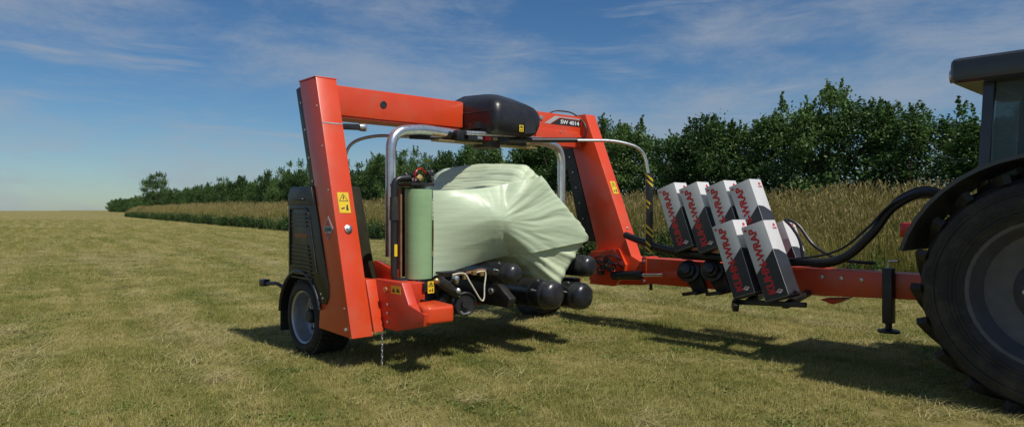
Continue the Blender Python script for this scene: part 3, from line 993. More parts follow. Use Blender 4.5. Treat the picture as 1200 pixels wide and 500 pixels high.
# foot block in front of the column, then the loading arm: plate along the travel direction and shoe turned inwards
foot = MB().prism([(0.70, LW + 0.003, 0.36), (1.095, LW + 0.003, 0.36), (0.935, LW + 0.003, 0.86), (0.62, LW + 0.003, 0.86)], (0, 0.115, 0)).build('column_foot', M['red'], BW, bevel=0.012)
arm_ = MB().prism([(0.94, 0.352, 0.40), (1.30, 0.352, 0.385), (1.76, 0.352, 0.49), (1.78, 0.352, 0.60), (1.52, 0.352, 0.66), (1.40, 0.352, 0.86), (0.86, 0.352, 0.86)], (0, 0.10, 0)).build('loading_arm', M['redworn'], BW, bevel=0.008)
MB().prism([(1.50, 0.46, 0.52), (1.74, 0.352, 0.505), (1.79, 0.40, 0.505), (1.80, 0.66, 0.50), (1.73, 0.72, 0.50), (1.45, 0.70, 0.52)], (0, 0, 0.155)).build('loading_shoe', M['red'], BW, bevel=0.028, seg=3)
MB().box((0.75, 0.45, 0.60), (1.35, 0.66, 0.84)).build('arm_gusset', M['redworn'], arm_, bevel=0.015)
for zz in (0.46, 0.545, 0.63):
    MB().lathe([(0.016, 0), (0.016, 0.012), (0.007, 0.016)], (1.16, 0.352, zz), (0, -1, 0), 8).build('bolt', M['bolt'], arm_)
MB().lathe([(0.030, 0), (0.030, 0.016), (0.014, 0.02)], (1.12, 0.352, 0.77), (0, -1, 0), 12).build('pivot_bolt', M['brass'], arm_)
warning((1.22, 0.350, 0.745), (1, 0, 0), (0, 0, 1), 0.17, 0.075, arm_, tri=False)
# back ridge of the frame behind the column foot
MB().prism([(0.30, 0.55, 0.62), (0.95, 0.55, 0.86), (0.95, 0.55, 0.94), (0.60, 0.55, 1.02), (0.30, 0.55, 0.95)], (0, 0.06, 0)).build('frame_ridge', M['red'], BW, bevel=0.008)
# chain to the ground
ch = MB()
for i in range(12):
    p = Vector((1.08, 0.334, 0.365 - i * 0.030))
    s = Vector((0.008, 0, 0)) if i % 2 else Vector((0, 0.008, 0))
    ring = [p + s * math.cos(a) * 1.1 + Vector((0, 0, 0.020 * math.sin(a))) for a in np.linspace(0, 2 * math.pi, 9)]
    ch.tube(ring, 0.0035, 5, caps=False)
ch.build('earth_chain', M['bolt'], BW)

# ---- top beam
beam = MB().box((-0.04, LW, 2.553), (0.315, 1.93, 2.872)).build('top_beam', M['red'], BW, bevel=0.014)
MB().box((-0.02, LW + 0.02, 2.535), (0.30, 1.90, 2.552)).build('lower_flange', M['redworn'], beam)
MB().lathe([(0.040, 0), (0.044, 0.003), (0.036, 0.006), (0.034, 0.0015), (0.0, 0.0012)], (0.3155, 0.817, 2.72), (1, 0, 0), 24).build('beam_hole', M['ink'], beam)
MB().box((0.10, 1.88, 2.56), (0.312, 1.945, 2.862)).build('beam_end_plate', M['red'], beam, bevel=0.006)
b2 = MB().prism([(0.315, 2.70, 2.51), (0.315, 4.10, 2.51), (0.315, 4.10, 2.885), (0.315, 2.70, 2.885)], (-0.34, 0, 0)).build('top_beam', M['red'], BW, bevel=0.014)
MB().prism([(0.317, 3.15, 2.46), (0.317, 4.06, 2.46), (0.317, 4.06, 2.60), (0.317, 3.98, 2.66), (0.317, 3.15, 2.66)], (0.035, 0, 0)).build('beam_skirt', M['red'], b2, bevel=0.012)
MB().box((0.10, 2.75, 2.44), (0.35, 4.05, 2.50)).build('lower_flange', M['redworn'], b2)
MB().lathe([(0.03, 0), (0.03, 0.012), (0.012, 0.016)], (0.317, 3.28, 2.80), (1, 0, 0), 12).build('bolt', M['bolt'], b2)
MB().lathe([(0.012, 0), (0.012, 0.008), (0.006, 0.01)], (0.353, 3.62, 2.63), (1, 0, 0), 8).build('bolt', M['bolt'], b2)
# model decal: black slanted strip with white lettering and a white flash
x0 = 0.3175
dc = MB().prism([(x0, 3.47, 2.735), (x0, 4.07, 2.735), (x0, 4.07, 2.825), (x0, 3.64, 2.825)], (0.001, 0, 0)).build('decal', M['ink'], b2, smooth=0)
MB().prism([(x0, 3.34, 2.735), (x0, 3.45, 2.735), (x0, 3.64, 2.835), (x0, 4.07, 2.835), (x0, 4.07, 2.85), (x0, 3.55, 2.85)], (0.001, 0, 0)).build('decal_flash', M['greyprint'], dc, smooth=0)
put_text('SW 4014', dc, M['white'], (x0 + 0.002, 3.66, 2.752), (0, 1, 0), (0, 0, 1), length=0.38, height=0.056, bold=0.025)

# ---- right column (inner face towards the camera), widening downwards
rcol = MB().prism([(-0.02, 4.1, 2.92), (0.385, 4.1, 2.92), (1.209, 4.1, 0.935), (1.38, 4.1, 0.86), (1.40, 4.1, 0.56), (0.60, 4.1, 0.50), (0.50, 4.1, 0.95), (0.61, 4.1, 1.023)], (0, 0.21, 0)).build('front_column', M['red'], BW, bevel=0.012)
MB().prism([(-0.03, 4.12, 2.84), (-0.16, 4.12, 2.80), (0.30, 4.12, 1.1), (0.56, 4.12, 1.1)], (0, 0.17, 0)).build('rear_guard', M['blackmetal'], rcol)
RF = Vector((0.824, 0, -1.985)).normalized(); RN = Vector((1.985, 0, 0.824)).normalized()
pr = Vector((0.385, 4.1, 2.92)) + RF * 1.24 + RN * 0.003
warning(pr + Vector((0, 0.05, 0)), (0, 1, 0), -RF, 0.11, 0.19, rcol)
MB().lathe([(0.018, 0), (0.018, 0.012), (0.008, 0.016)], Vector((0.385, 4.2, 2.92)) + RF * 1.75 + RN * 0.001, RN, 10).build('bolt', M['bolt'], rcol)
for i in range(7):                                          # rivets down the dark rear guard
    q = i / 6
    MB().lathe([(0.013, 0), (0.013, 0.012), (0.006, 0.014)], (0.0 + 0.40 * q, 4.118, 2.55 - 1.35 * q), (0, -1, 0), 8).build('bolt', M['bolt'], rcol)
MB().tube(fillet([(0.33, 3.99, 2.56), (0.42, 4.05, 2.56), (0.42, 4.09, 2.75), (0.20, 4.05, 2.96), (0.10, 3.75, 2.97), (0.05, 3.62, 2.88)], 0.12), 0.012, 8).build('hydraulic_hose', M['hose'], rcol)
MB().box((0.352, 3.93, 2.52), (0.43, 4.12, 2.57)).build('hinge_block', M['blackmetal'], rcol, bevel=0.006)
# gussets at the foot of the right column
MB().prism([(0.60, 4.098, 0.58), (0.62, 4.098, 0.98), (1.02, 4.098, 1.02), (1.16, 4.098, 0.82), (1.10, 4.098, 0.60)], (0, -0.16, 0)).build('foot_gusset', M['red'], rcol, bevel=0.012)
MB().prism([(0.68, 3.936, 0.54), (1.10, 3.936, 0.54), (1.20, 3.936, 0.66), (1.05, 3.936, 0.80), (0.72, 3.936, 0.80)], (0, -0.08, 0)).build('ram_bracket', M['red'], rcol, bevel=0.010)

# ---- drawbar
db = MB().prism([(1.395, 4.085, 0.585), (2.9, 4.085, 0.60), (4.80, 4.085, 0.69), (4.80, 4.085, 0.93), (1.385, 4.085, 0.922)], (0, 0.24, 0)).build('drawbar', M['red'], BW, bevel=0.012)
MB().box((1.40, 4.075, 0.575), (1.47, 4.335, 0.935)).build('joint_plate', M['redworn'], db, bevel=0.005)
for (a, b) in ((1.435, 0.62), (1.435, 0.88)):
    MB().lathe([(0.018, 0), (0.018, 0.014), (0.008, 0.018)], (a, 4.075, b), (0, -1, 0), 10).build('bolt', M['bolt'], db)
for a in (3.75, 3.95, 4.15):
    MB().lathe([(0.020, 0), (0.020, 0.012), (0.010, 0.016)], (a, 4.085, 0.84), (0, -1, 0), 10).build('bolt', M['bolt'], db)
MB().lathe([(0.022, 0), (0.022, 0.09), (0.012, 0.10)], (1.49, 4.15, 0.60), (0, 0, -1), 10).build('drain_plug', M['blackmetal'], db)
MB().prism([(3.72, 4.08, 0.60), (3.86, 4.08, 0.56), (3.98, 4.08, 0.63)], (0, 0.25, 0)).build('drawbar_lug', M['redworn'], db, bevel=0.006)
MB().tube([(4.79, 4.205, 0.80), (4.95, 4.205, 0.72), (5.08, 4.205, 0.60)], [0.09, 0.07, 0.05], 12).build('coupling', M['blackmetal'], db)
MB().lathe([(0.075, -0.03), (0.075, 0.03), (0.03, 0.03)], (5.14, 4.205, 0.565), (0, 0, 1), 20).build('hitch_eye', M['blackmetal'], db)
pk = MB().box((4.38, 3.97, 0.44), (4.47, 4.08, 0.98)).build('parking_jack', M['blackmetal'], BW, bevel=0.008)
MB().lathe([(0.10, 0), (0.10, 0.02), (0.03, 0.04), (0.03, 0.10)], (4.425, 4.025, 0.35), (0, 0, 1), 20).build('jack_foot', M['blackmetal'], pk)
MB().tube(fillet([(4.425, 4.02, 0.98), (4.425, 4.02, 1.05), (4.53, 3.98, 1.06)], 0.03), 0.012, 8).build('jack_handle', M['bolt'], pk)
# steering ram
ram = MB().lathe([(0.02, 0), (0.055, 0.01), (0.06, 0.06), (0.06, 0.46), (0.05, 0.48), (0.03, 0.485)], (1.07, 3.87, 0.68), (0.995, 0, 0.08), 20).build('steering_ram', M['blackmetal'], BW)
MB().tube([(1.55, 3.87, 0.718), (1.90, 3.87, 0.746)], 0.022, 12).build('ram_rod', M['chrome'], ram)
MB().bar((1.88, 3.87, 0.745), (2.08, 3.90, 0.77), 0.06, 0.07).build('ram_clevis', M['redworn'], ram, bevel=0.01)
for i, (a, b, c) in enumerate([(0.80, 3.86, 0.84), (0.90, 3.83, 0.78), (0.98, 3.84, 0.86), (1.04, 3.83, 0.76), (0.86, 3.83, 0.70)]):
    v_ = MB().bar((a, b, c), (a + 0.09, b - 0.02, c + 0.015), 0.05, 0.055).build('valve_block', M['blackmetal'], BW, bevel=0.006)
    MB().tube(fillet([(a + 0.03, b - 0.02, c), (a + 0.02, b - 0.06, c + 0.07), (a + 0.14, b - 0.03, c + 0.10), (a + 0.18, b + 0.10, c + 0.02)], 0.05), 0.010, 6).build('hose', M['hose'], v_)
MB().lathe([(0.03, 0), (0.03, 0.04), (0.018, 0.05)], (1.02, 3.86, 0.82), (0, -1, 0), 12).build('fitting', M['bolt'], BW)

# ---- empty film spindles on the drawbar
for i, (a, zc) in enumerate([(2.18, 0.80), (2.50, 0.83)]):
    sp = MB().lathe([(0.03, -0.02), (0.13, 0.0), (0.135, 0.05), (0.10, 0.06), (0.085, 0.11), (0.06, 0.12), (0.055, 0.18), (0.02, 0.19)], (a, 3.99, zc), (0.25, -0.9, 0.25), 24).build('film_spindle', M['black'], BW)
    MB().prism([(a - 0.14, 4.02, zc - 0.02), (a + 0.10, 4.02, zc + 0.05), (a + 0.22, 4.02, zc - 0.24), (a + 0.06, 4.02, zc - 0.29)], (0, 0.05, 0)).build('spindle_plate', M['blackmetal'], sp, bevel=0.006)
    MB().prism([(a + 0.01, 3.80, zc - 0.245), (a + 0.21, 3.80, zc - 0.215), (a + 0.225, 3.80, zc - 0.245), (a + 0.03, 3.80, zc - 0.285)], (0, 0.22, 0)).build('spindle_shoe', M['blackmetal'], sp, bevel=0.006)
    for j in range(6):
        q = j * math.pi / 3
        MB().bar((a + 0.02 + 0.05 * math.cos(q), 3.925, zc + 0.02 + 0.05 * math.sin(q)), (a + 0.02 + 0.11 * math.cos(q), 3.915, zc + 0.02 + 0.11 * math.sin(q)), 0.018, 0.03, up=(0, 1, 0)).build('spindle_rib', M['blackmetal'], sp)

# ---- hydraulic hose bundle along the drawbar up to the tractor
hb = [Lp(733, 275, d=4.03), Lp(755, 284, d=3.98), Lp(780, 292, d=3.95), Lp(815, 298, d=3.93), Lp(850, 302, d=3.96), (3.0, 4.02, 1.0), (3.5, 4.05, 0.985), (3.95, 4.05, 1.04), (4.25, 4.05, 1.30), (4.45, 4.08, 1.58), (4.75, 4.15, 1.72), (5.05, 4.22, 1.50), (5.30, 4.25, 1.22)]
MB().tube(spline(hb, 8), 0.045, 10).build('hose_bundle', M['hose'], BW)
for o_, zo, r_ in ((0.09, 0.03, 0.016), (0.12, -0.02, 0.014), (-0.05, 0.05, 0.013)):
    pth = [Vector(p) + Vector((0.0, o_, zo + 0.05 * math.sin(i * 1.3 + o_ * 30))) for i, p in enumerate(hb[5:])]
    MB().tube(spline(pth, 8), r_, 6).build('hydraulic_hose', M['hose'], BW)
loopp = [(3.45, 4.30, 0.95), (3.40, 4.32, 1.20), (3.30, 4.33, 1.36), (3.22, 4.34, 1.44), (3.36, 4.36, 1.38), (3.55, 4.36, 1.15), (3.85, 4.30, 1.02), (4.2, 4.3, 1.0)]
MB().tube(spline(loopp, 8), 0.018, 8).build('hydraulic_hose', M['hose'], BW)

# ---- turret cover
def turret():
    mb = MB()
    # rings of a rounded cover from its base outline to a smaller roof outline
    def ring(t0, t1, d0, d1, z, r, n=6):
        pts = []
        for (cx, cy, a0) in ((t1 - r, d1 - r, 0), (t0 + r, d1 - r, 90), (t0 + r, d0 + r, 180), (t1 - r, d0 + r, 270)):
            for i in range(n + 1):
                a = R(a0 + 90 * i / n); pts.append(Vector((cx + r * math.cos(a), cy + r * math.sin(a), z)))
        return pts
    rings = [ring(-0.06, 0.84, 1.98, 2.62, 2.45, 0.07), ring(-0.10, 0.885, 1.955, 2.68, 2.49, 0.08), ring(-0.12, 0.905, 1.95, 2.72, 2.58, 0.09),
             ring(-0.12, 0.905, 1.95, 2.74, 2.70, 0.10), ring(-0.12, 0.89, 1.955, 2.73, 2.80, 0.11), ring(-0.11, 0.86, 1.97, 2.70, 2.87, 0.12),
             ring(-0.08, 0.80, 2.01, 2.66, 2.915, 0.13), ring(0.0, 0.66, 2.10, 2.58, 2.98, 0.14), ring(0.16, 0.46, 2.22, 2.46, 3.0, 0.08)]
    n = len(rings[0]); vs = []
    for q, rg in enumerate(rings):
        for p in rg:
            # roof falls towards the far end, front lower edge rises
            p.z += -0.06 * max(0, p.y - 2.2) / 0.55 * max(0, (p.z - 2.6) / 0.37) - 0.05 * max(0, p.x - 0.2) / 0.7 * max(0, (p.z - 2.6) / 0.37)
            vs.append(p)
    fs = [(i * n + j, i * n + (j + 1) % n, (i + 1) * n + (j + 1) % n, (i + 1) * n + j) for i in range(len(rings) - 1) for j in range(n)]
    fs += [tuple(reversed(range(n))), tuple(range((len(rings) - 1) * n, len(rings) * n))]
    mb.add(vs, fs)
    return mb.build('turret_cover', M['black'], BW, smooth=50)


tcov = turret()
MB().prism([(0.905, 2.42, 2.47), (0.905, 2.60, 2.49), (0.905, 2.60, 2.60), (0.905, 2.56, 2.66), (0.905, 2.46, 2.66), (0.905, 2.42, 2.60)], (0.006, 0, 0)).build('access_recess', M['ink'], tcov)
warning((0.909, 2.33, 2.49), (0, 1, 0), (0, 0, 1), 0.07, 0.08, tcov, tri=True)
MB().tube(fillet([(-0.12, 1.944, 2.74), (0.895, 1.944, 2.71)], 0.1), 0.006, 6).build('cover_seam', M['ink'], tcov)
# rotating hub under the cover
PV = Vector((0.54, 2.12, 0.0))
hub = MB().lathe([(0.16, 2.30), (0.17, 2.33), (0.17, 2.50), (0.22, 2.52), (0.22, 2.60)], PV, (0, 0, 1), 28).build('rotor_hub', M['blackmetal'], BW)
MB().box((PV.x - 0.14, PV.y - 0.55, 2.36), (PV.x + 0.14, PV.y + 0.55, 2.47)).build('rotor_block', M['blackmetal'], hub, bevel=0.012)
for (dx, dy, s_, mm) in ((0.15, -0.35, 0.07, 'blackmetal'), (0.16, -0.12, 0.05, 'tail'), (0.15, 0.12, 0.08, 'blackmetal'), (0.15, 0.36, 0.06, 'blackmetal'), (0.16, -0.24, 0.04, 'bolt'), (0.16, 0.0, 0.04, 'brass')):
    MB().box((PV.x + dx - s_ / 2, PV.y + dy - s_, 2.40 - s_ / 2), (PV.x + dx + s_ / 2, PV.y + dy + s_, 2.40 + s_ / 2)).build('rotor_fitting', M[mm], hub, bevel=0.005)
MB().tube([(PV.x + 0.17, PV.y - 0.45, 2.44), (PV.x + 0.19, PV.y + 0.42, 2.47)], 0.028, 12).build('rotor_cylinder', M['galv'], hub)
MB().box((PV.x - 0.05, PV.y - 0.78, 2.335), (PV.x + 0.10, PV.y + 0.78, 2.352)).build('rotor_strip', M['brass'], hub)

# ---- satellite arms with film carriers (built about the pivot, the second is the first turned half round)
def satellite():
    g = PV
    a0 = Vector((0.0, -0.10, 2.42))
    path = [a0, Vector((0.02, -0.95, 2.455)), Vector((0.06, -1.385, 2.40)), Vector((0.06, -1.39, 1.05))]
    arm = MB().tube(fillet(path, [0, 0.1, 0.42, 0], 14), 0.056, 18).build('satellite_arm', M['galv'], BW, loc=g)
    MB().tube([(0.0, -0.40, 2.42), (0.005, -0.62, 2.43)], 0.066, 18).build('arm_sleeve', M['blackmetal'], arm)
    rc = Vector((1.10 - g.x, 0.75 - g.y, 0))                        # film roll axis
    hp = Vector((1.08 - g.x, 0.47 - g.y, 0))
    hoop = [rc + Vector((0.0, 0.02, 1.875)), Vector((rc.x, rc.y - 0.10, 1.875)), Vector((hp.x, hp.y, 1.86)), Vector((hp.x, hp.y, 0.83)), Vector((rc.x - 0.01, rc.y - 0.10, 0.82)), rc + Vector((0.0, 0.02, 0.82))]
    MB().tube(fillet(hoop, [0, 0.03, 0.13, 0.16, 0.03, 0], 10), 0.033, 12).build('carrier_hoop', M['black'], arm)
    MB().tube([(hp.x, hp.y, 1.68), (hp.x, hp.y, 1.45)], [0.040, 0.046], 10).build('hoop_grip', M['rubber'], arm)
    sheet((hp.x + 0.034, hp.y - 0.017, 1.09), (0, 1, 0), (0, 0, 1), 0.034, 0.12, 'warning_sticker', M['yellow'], arm)
    # mast between the arm and the carrier, pre-stretch rollers behind the roll
    MB().bar((0.06, -1.36, 1.15), (rc.x - 0.20, rc.y - 0.02, 1.15), 0.10, 0.09).build('carrier_bracket', M['blackmetal'], arm, bevel=0.008)
    MB().bar((0.06, -1.36, 1.70), (rc.x - 0.20, rc.y - 0.02, 1.70), 0.07, 0.06).build('carrier_bracket', M['blackmetal'], arm, bevel=0.008)
    for k_, (dx, dy) in enumerate(((-0.24, -0.06), (-0.22, 0.09))):
        MB().tube([rc + Vector((dx, dy, 0.86)), rc + Vector((dx, dy, 1.78))], 0.05, 14).build('stretch_roller', M['blackmetal'], arm)
    MB().box((rc.x - 0.115, rc.y - 0.168, 0.86), (rc.x - 0.075, rc.y - 0.150, 1.77)).build('carrier_board', M['wood'], arm)
    MB().box((rc.x - 0.32, rc.y - 0.16, 0.795), (rc.x + 0.14, rc.y + 0.20, 0.838)).build('base_plate', M['blackmetal'], arm, bevel=0.005)
    MB().box((rc.x - 0.32, rc.y - 0.14, 1.795), (rc.x + 0.08, rc.y + 0.14, 1.825)).build('top_plate', M['blackmetal'], arm, bevel=0.005)
    rr = random.Random(3)
    for k_ in range(13):                                             # the cluster of spindle head, cams and springs
        p = rc + Vector((rr.uniform(-0.10, 0.09), rr.uniform(-0.12, 0.13), rr.uniform(1.835, 1.92)))
        mm = ('blackmetal', 'brass', 'blackmetal', 'blackmetal', 'bolt')[k_ % 5]
        s_ = rr.uniform(0.018, 0.035)
        MB().lathe([(s_, 0), (s_, 0.05), (s_ * 0.5, 0.06)], p, (rr.uniform(-1, 1), rr.uniform(-1, 1), rr.uniform(0.2, 1)), 10).build('head_fitting', M[mm], arm)
    MB().tube(spline([rc + Vector((0.08, -0.10, 1.84)), rc + Vector((0.12, -0.12, 1.92)), rc + Vector((0.10, -0.04, 1.97)), rc + Vector((0.09, 0.05, 1.90))], 6), 0.008, 6).build('head_spring', M['tail'], arm)
    MB().lathe([(0.045, 1.76), (0.045, 1.83), (0.03, 1.88), (0.02, 1.90)], rc, (0, 0, 1), 14).build('spindle_head', M['blackmetal'], arm)
    MB().lathe([(0.10, 0.836), (0.10, 0.848), (0.04, 0.852)], rc, (0, 0, 1), 24).build('roll_seat', M['bolt'], arm)
    return arm


sat = satellite()
sat2 = copy_tree(sat, BW); sat2.rotation_euler = (0, 0, math.pi)

# film rolls (each a thing of its own, held by the carriers)
def film_roll(t, d, label):
    p = Wp(t, d, 0.853)
    o = MB().lathe([(0.045, -0.0), (0.134, 0.0), (0.138, 0.004), (0.138, 0.902), (0.134, 0.906), (0.05, 0.906), (0.05, 0.88)], (0, 0, 0), (0, 0, 1), 48).build('film_roll', M['filmroll'])
    o.location = p; o.rotation_euler = (0, 0, TH)
    MB().lathe([(0.046, 0.80), (0.046, 0.906), (0.040, 0.9065), (0.040, 0.80)], (0, 0, 0), (0, 0, 1), 20).build('core', M['core'], o)
    return tag(o, label, 'film roll', 'film rolls on the wrapper arms')


film_roll(1.10, 0.75, 'large pale green film roll on the near arm, left of the bale')
film_roll(2 * PV.x - 1.10, 2 * PV.y - 0.75, 'film roll on the far arm, mostly hidden behind the wrapped bale')

# ---- safety trip bar: thin rods with hanging hoses
def trip(sg, parent):
    g = PV
    e = Vector((0.94, 1.61, 0)) * (sg if sg > 0 else -0.80)
    pts = [Vector((0, 0.0, 2.40)), e * 0.90 + Vector((0, 0, 2.43)), e * 1.10 + Vector((0, 0, 2.33)), e * 1.135 + Vector((0, 0, 1.98))]
    r_ = MB().tube(fillet(pts, [0, 0.25, 0.35, 0], 12), 0.020, 10).build('trip_bar', M['galv'], parent, loc=g)
    q = e * 1.135
    MB().tube([e * 0.10 + Vector((0, 0, 2.405)), e * 0.62 + Vector((0, 0, 2.425))], 0.032, 10).build('trip_bar_sleeve', M['black'], r_)
    MB().tube([q + Vector((0, 0, 2.02)), q + Vector((0.01, 0, 1.5)), q + Vector((0, 0, 1.02))], 0.046, 14).build('foam_sleeve', M['black'], r_)
    for zc in (1.93, 1.60, 1.28, 1.07):                             # yellow diagonal wraps
        for s2 in (-0.035, 0.035):
            pts_ = []
            for i in range(17):
                a = 2 * math.pi * i / 16
                pts_.append((a, zc + s2 + 0.045 * math.cos(a + 2.4)))
            vs = []; fs = []
            for a, z in pts_:
                for hgt in (-0.015, 0.015):
                    vs.append(q + Vector((0.0475 * math.cos(a) + 0.005, 0.0475 * math.sin(a), z + hgt)))
            for i in range(16): fs.append((2 * i, 2 * i + 2, 2 * i + 3, 2 * i + 1))
            MB().add(vs, fs).build('yellow_stripe', M['yellow'], r_)
    return r_


trip(1, BW); trip(-1, BW)
# work lamp arm inside the left column
wa_ = MB().bar((0.36, LW, 2.43), (0.36, 0.50, 2.44), 0.07, 0.06).build('work_lamp_arm', M['blackmetal'], BW, bevel=0.006)
MB().lathe([(0.04, 0), (0.045, 0.06), (0.035, 0.08)], (0.36, 0.49, 2.44), (0.2, 1, 0), 14).build('work_lamp', M['galv'], wa_)

# ---- rollers of the wrapping table
RA = Lp(652, 346, t=1.90); RC = Lp(687, 347.5, t=1.80); RB = Lp(605, 321, t=1.74); RD = Lp(693, 312, t=1.68)
ROLL = [(RA, 0.152), (RC, 0.152), (RB, 0.108), (RD, 0.125)]
for p, r_ in ROLL:
    t0 = 0.25
    L_ = p.x - t0
    prof = [(0.04, -0.12), (0.04, -0.002), (r_ * 0.94, 0), (r_, 0.015), (r_, L_ - 0.16), (r_ * 1.03, L_ - 0.155), (r_ * 1.03, L_ - 0.12), (r_, L_ - 0.115), (r_, L_ - 0.075), (r_ * 0.97, L_ - 0.045), (r_ * 0.86, L_ - 0.015), (r_ * 0.62, L_ + 0.008), (r_ * 0.3, L_ + 0.018), (0.0, L_ + 0.02)]
    ro = MB().lathe(prof, (t0, p.y, p.z), (1, 0, 0), 36).build('table_roller', M['roller'], BW, smooth=45)
    MB().lathe([(r_ * 1.005, L_ - 0.30), (r_ * 1.012, L_ - 0.295), (r_ * 1.012, L_ - 0.285), (r_ * 1.005, L_ - 0.28)], (t0, p.y, p.z), (1, 0, 0), 36).build('roller_band', M['blackmetal'], ro)
    for q in (0.35, 1.2, 2.2):
        MB().lathe([(0.012, 0), (0.012, 0.01), (0.005, 0.012)], Vector((t0 + L_ - 0.22, p.y - r_ * math.cos(q), p.z + r_ * math.sin(q))), (0, -math.cos(q), math.sin(q)), 8).build('bolt', M['bolt'], ro)
# carrying beams behind and under the rollers
tb = MB().box((0.06, 1.15, 0.42), (0.28, 3.35, 0.66)).build('table_beam', M['blackmetal'], BW, bevel=0.012)
for p, r_ in ROLL:
    MB().bar((0.22, p.y, p.z), (0.20, (p.y - 2.2) * 0.8 + 2.2, 0.55), 0.08, 0.10).build('roller_bearing_arm', M['blackmetal'], tb, bevel=0.008)
la = MB().prism([(0.25, RA.y - 0.30, 0.52), (1.45, RA.y - 0.30, 0.50), (1.50, RA.y - 0.30, 0.60), (1.30, RA.y - 0.30, 0.74), (0.25, RA.y - 0.30, 0.78)], (0, 0.10, 0)).build('lift_arm', M['blackmetal'], BW, bevel=0.012)
MB().lathe([(0.035, 0), (0.035, 0.02), (0.02, 0.026)], (1.20, RA.y - 0.30, 0.66), (0, -1, 0), 14).build('pivot_bolt', M['bolt'], la)
la2 = MB().box((0.25, RC.y + 0.18, 0.50), (1.45, RC.y + 0.28, 0.74)).build('lift_arm', M['blackmetal'], BW, bevel=0.012)

# ---- linkage, ram, cord and drum between the left frame and the table
def seg(a, b, w, h, name, m='blackmetal', parent=BW):
    return MB().bar(a, b, w, h).build(name, M[m], parent, bevel=0.006)


lk = seg((1.25, 0.47, 0.78), (1.30, 0.95, 0.60), 0.07, 0.09, 'link_arm')
seg((1.35, 0.62, 0.80), (1.30, 1.12, 0.74), 0.06, 0.07, 'link_arm')
seg((1.42, 0.66, 0.50), (1.30, 1.05, 0.83), 0.07, 0.08, 'link_arm')
seg((1.15, 0.60, 0.46), (1.10, 1.25, 0.50), 0.10, 0.10, 'link_arm')
seg((0.30, 0.62, 0.55), (1.20, 0.62, 0.62), 0.10, 0.14, 'link_arm', 'redworn')
seg((1.20, 0.90, 0.50), (0.40, 1.30, 0.58), 0.09, 0.10, 'link_arm')
rm = MB().lathe([(0.05, 0), (0.055, 0.03), (0.055, 0.34), (0.04, 0.36)], (1.46, 0.74, 0.86), (-0.25, 0.75, -0.42), 16).build('lift_ram', M['blackmetal'], BW)
MB().tube([(1.40, 0.95, 0.74), (1.30, 1.22, 0.58)], 0.018, 10).build('ram_rod', M['chrome'], rm)
for (a, b, c) in ((1.47, 0.70, 0.86), (1.45, 0.98, 0.74), (1.36, 1.02, 0.82), (1.42, 0.90, 0.56), (1.42, 0.76, 0.62)):
    MB().lathe([(0.026, 0), (0.026, 0.03), (0.012, 0.04)], (a, b, c), (1, -0.2, 0), 12).build('pin', M['brass'] if c > 0.8 else M['bolt'], lk)
dr = MB().lathe([(0.05, -0.03), (0.12, -0.03), (0.125, 0.0), (0.125, 0.06), (0.115, 0.07), (0.095, 0.05), (0.045, 0.05), (0.04, 0.08)], (1.33, 1.15, 0.585), (0.95, -0.3, 0), 28).build('drive_drum', M['blackmetal'], BW)
MB().tube(spline([(1.40, 1.06, 0.52), (1.41, 1.10, 0.49), (1.40, 1.18, 0.50)], 6), 0.008, 6).build('drum_rim', M['bolt'], dr)
# film clamp table under the roll's film: plates with the pale cord
cl = seg((1.28, 0.90, 0.885), (1.34, 1.42, 0.915), 0.10, 0.03, 'film_clamp', 'wood')
MB().box((1.24, 0.86, 0.90), (1.36, 1.50, 0.925)).build('clamp_bar', M['blackmetal'], cl, bevel=0.004)
MB().lathe([(0.035, 0), (0.03, 0.05), (0.012, 0.06)], (1.40, 0.98, 0.86), (1, 0, 0), 12).build('clamp_knob', M['galv'], cl)
for (a, b, c) in ((1.40, 1.20, 0.90), (1.40, 1.30, 0.885), (1.40, 1.08, 0.865)):
    MB().box((a, b, c - 0.02), (a + 0.03, b + 0.05, c + 0.02)).build('clamp_fitting', M['brass'], cl)
MB().tube(spline([(1.42, 0.94, 0.90), (1.43, 1.08, 0.905), (1.44, 1.16, 0.80), (1.43, 1.30, 0.62), (1.43, 1.345, 0.63), (1.42, 1.36, 0.75), (1.41, 1.38, 0.90), (1.42, 1.25, 0.905)], 8), 0.008, 6).build('pull_cord', M['rope'], cl)
warning((1.475, 0.60, 0.745), (0, 1, 0), (0, 0, 1), 0.075, 0.115, lk, tri=True)
hrr = random.Random(11)
for i in range(9):                                               # hoses looping about the linkage
    a = Vector((hrr.uniform(1.0, 1.4), hrr.uniform(0.55, 0.75), hrr.uniform(0.60, 0.86)))
    b = Vector((hrr.uniform(0.7, 1.3), hrr.uniform(1.1, 1.5), hrr.uniform(0.55, 0.85)))
    m_ = (a + b) / 2 + Vector((hrr.uniform(0, 0.15), 0, hrr.uniform(-0.22, 0.1)))
    MB().tube(spline([a, m_, b], 8), 0.012, 6).build('hydraulic_hose', M['hose'], lk)


# ================================================================== WRAPPED BALE
BA = R(-39.0)
E1 = Vector((0, math.cos(BA), math.sin(BA))); E2 = Vector((0, -math.sin(BA), math.cos(BA)))
BC = Vector((0.64, 2.165, 1.345)); BH = (0.88, 0.665, 0.455)
bale = empty('wrapped_bale', Wp(BC.x, BC.y, 0.72), TH)
tag(bale, 'large square hay bale wrapped in glossy pale green film, tilted on the rollers', 'bale')
BOFF = Vector((BC.x, BC.y, 0.72))


def ridged(v):
    return (1 - abs(noise.noise(v))) ** 2


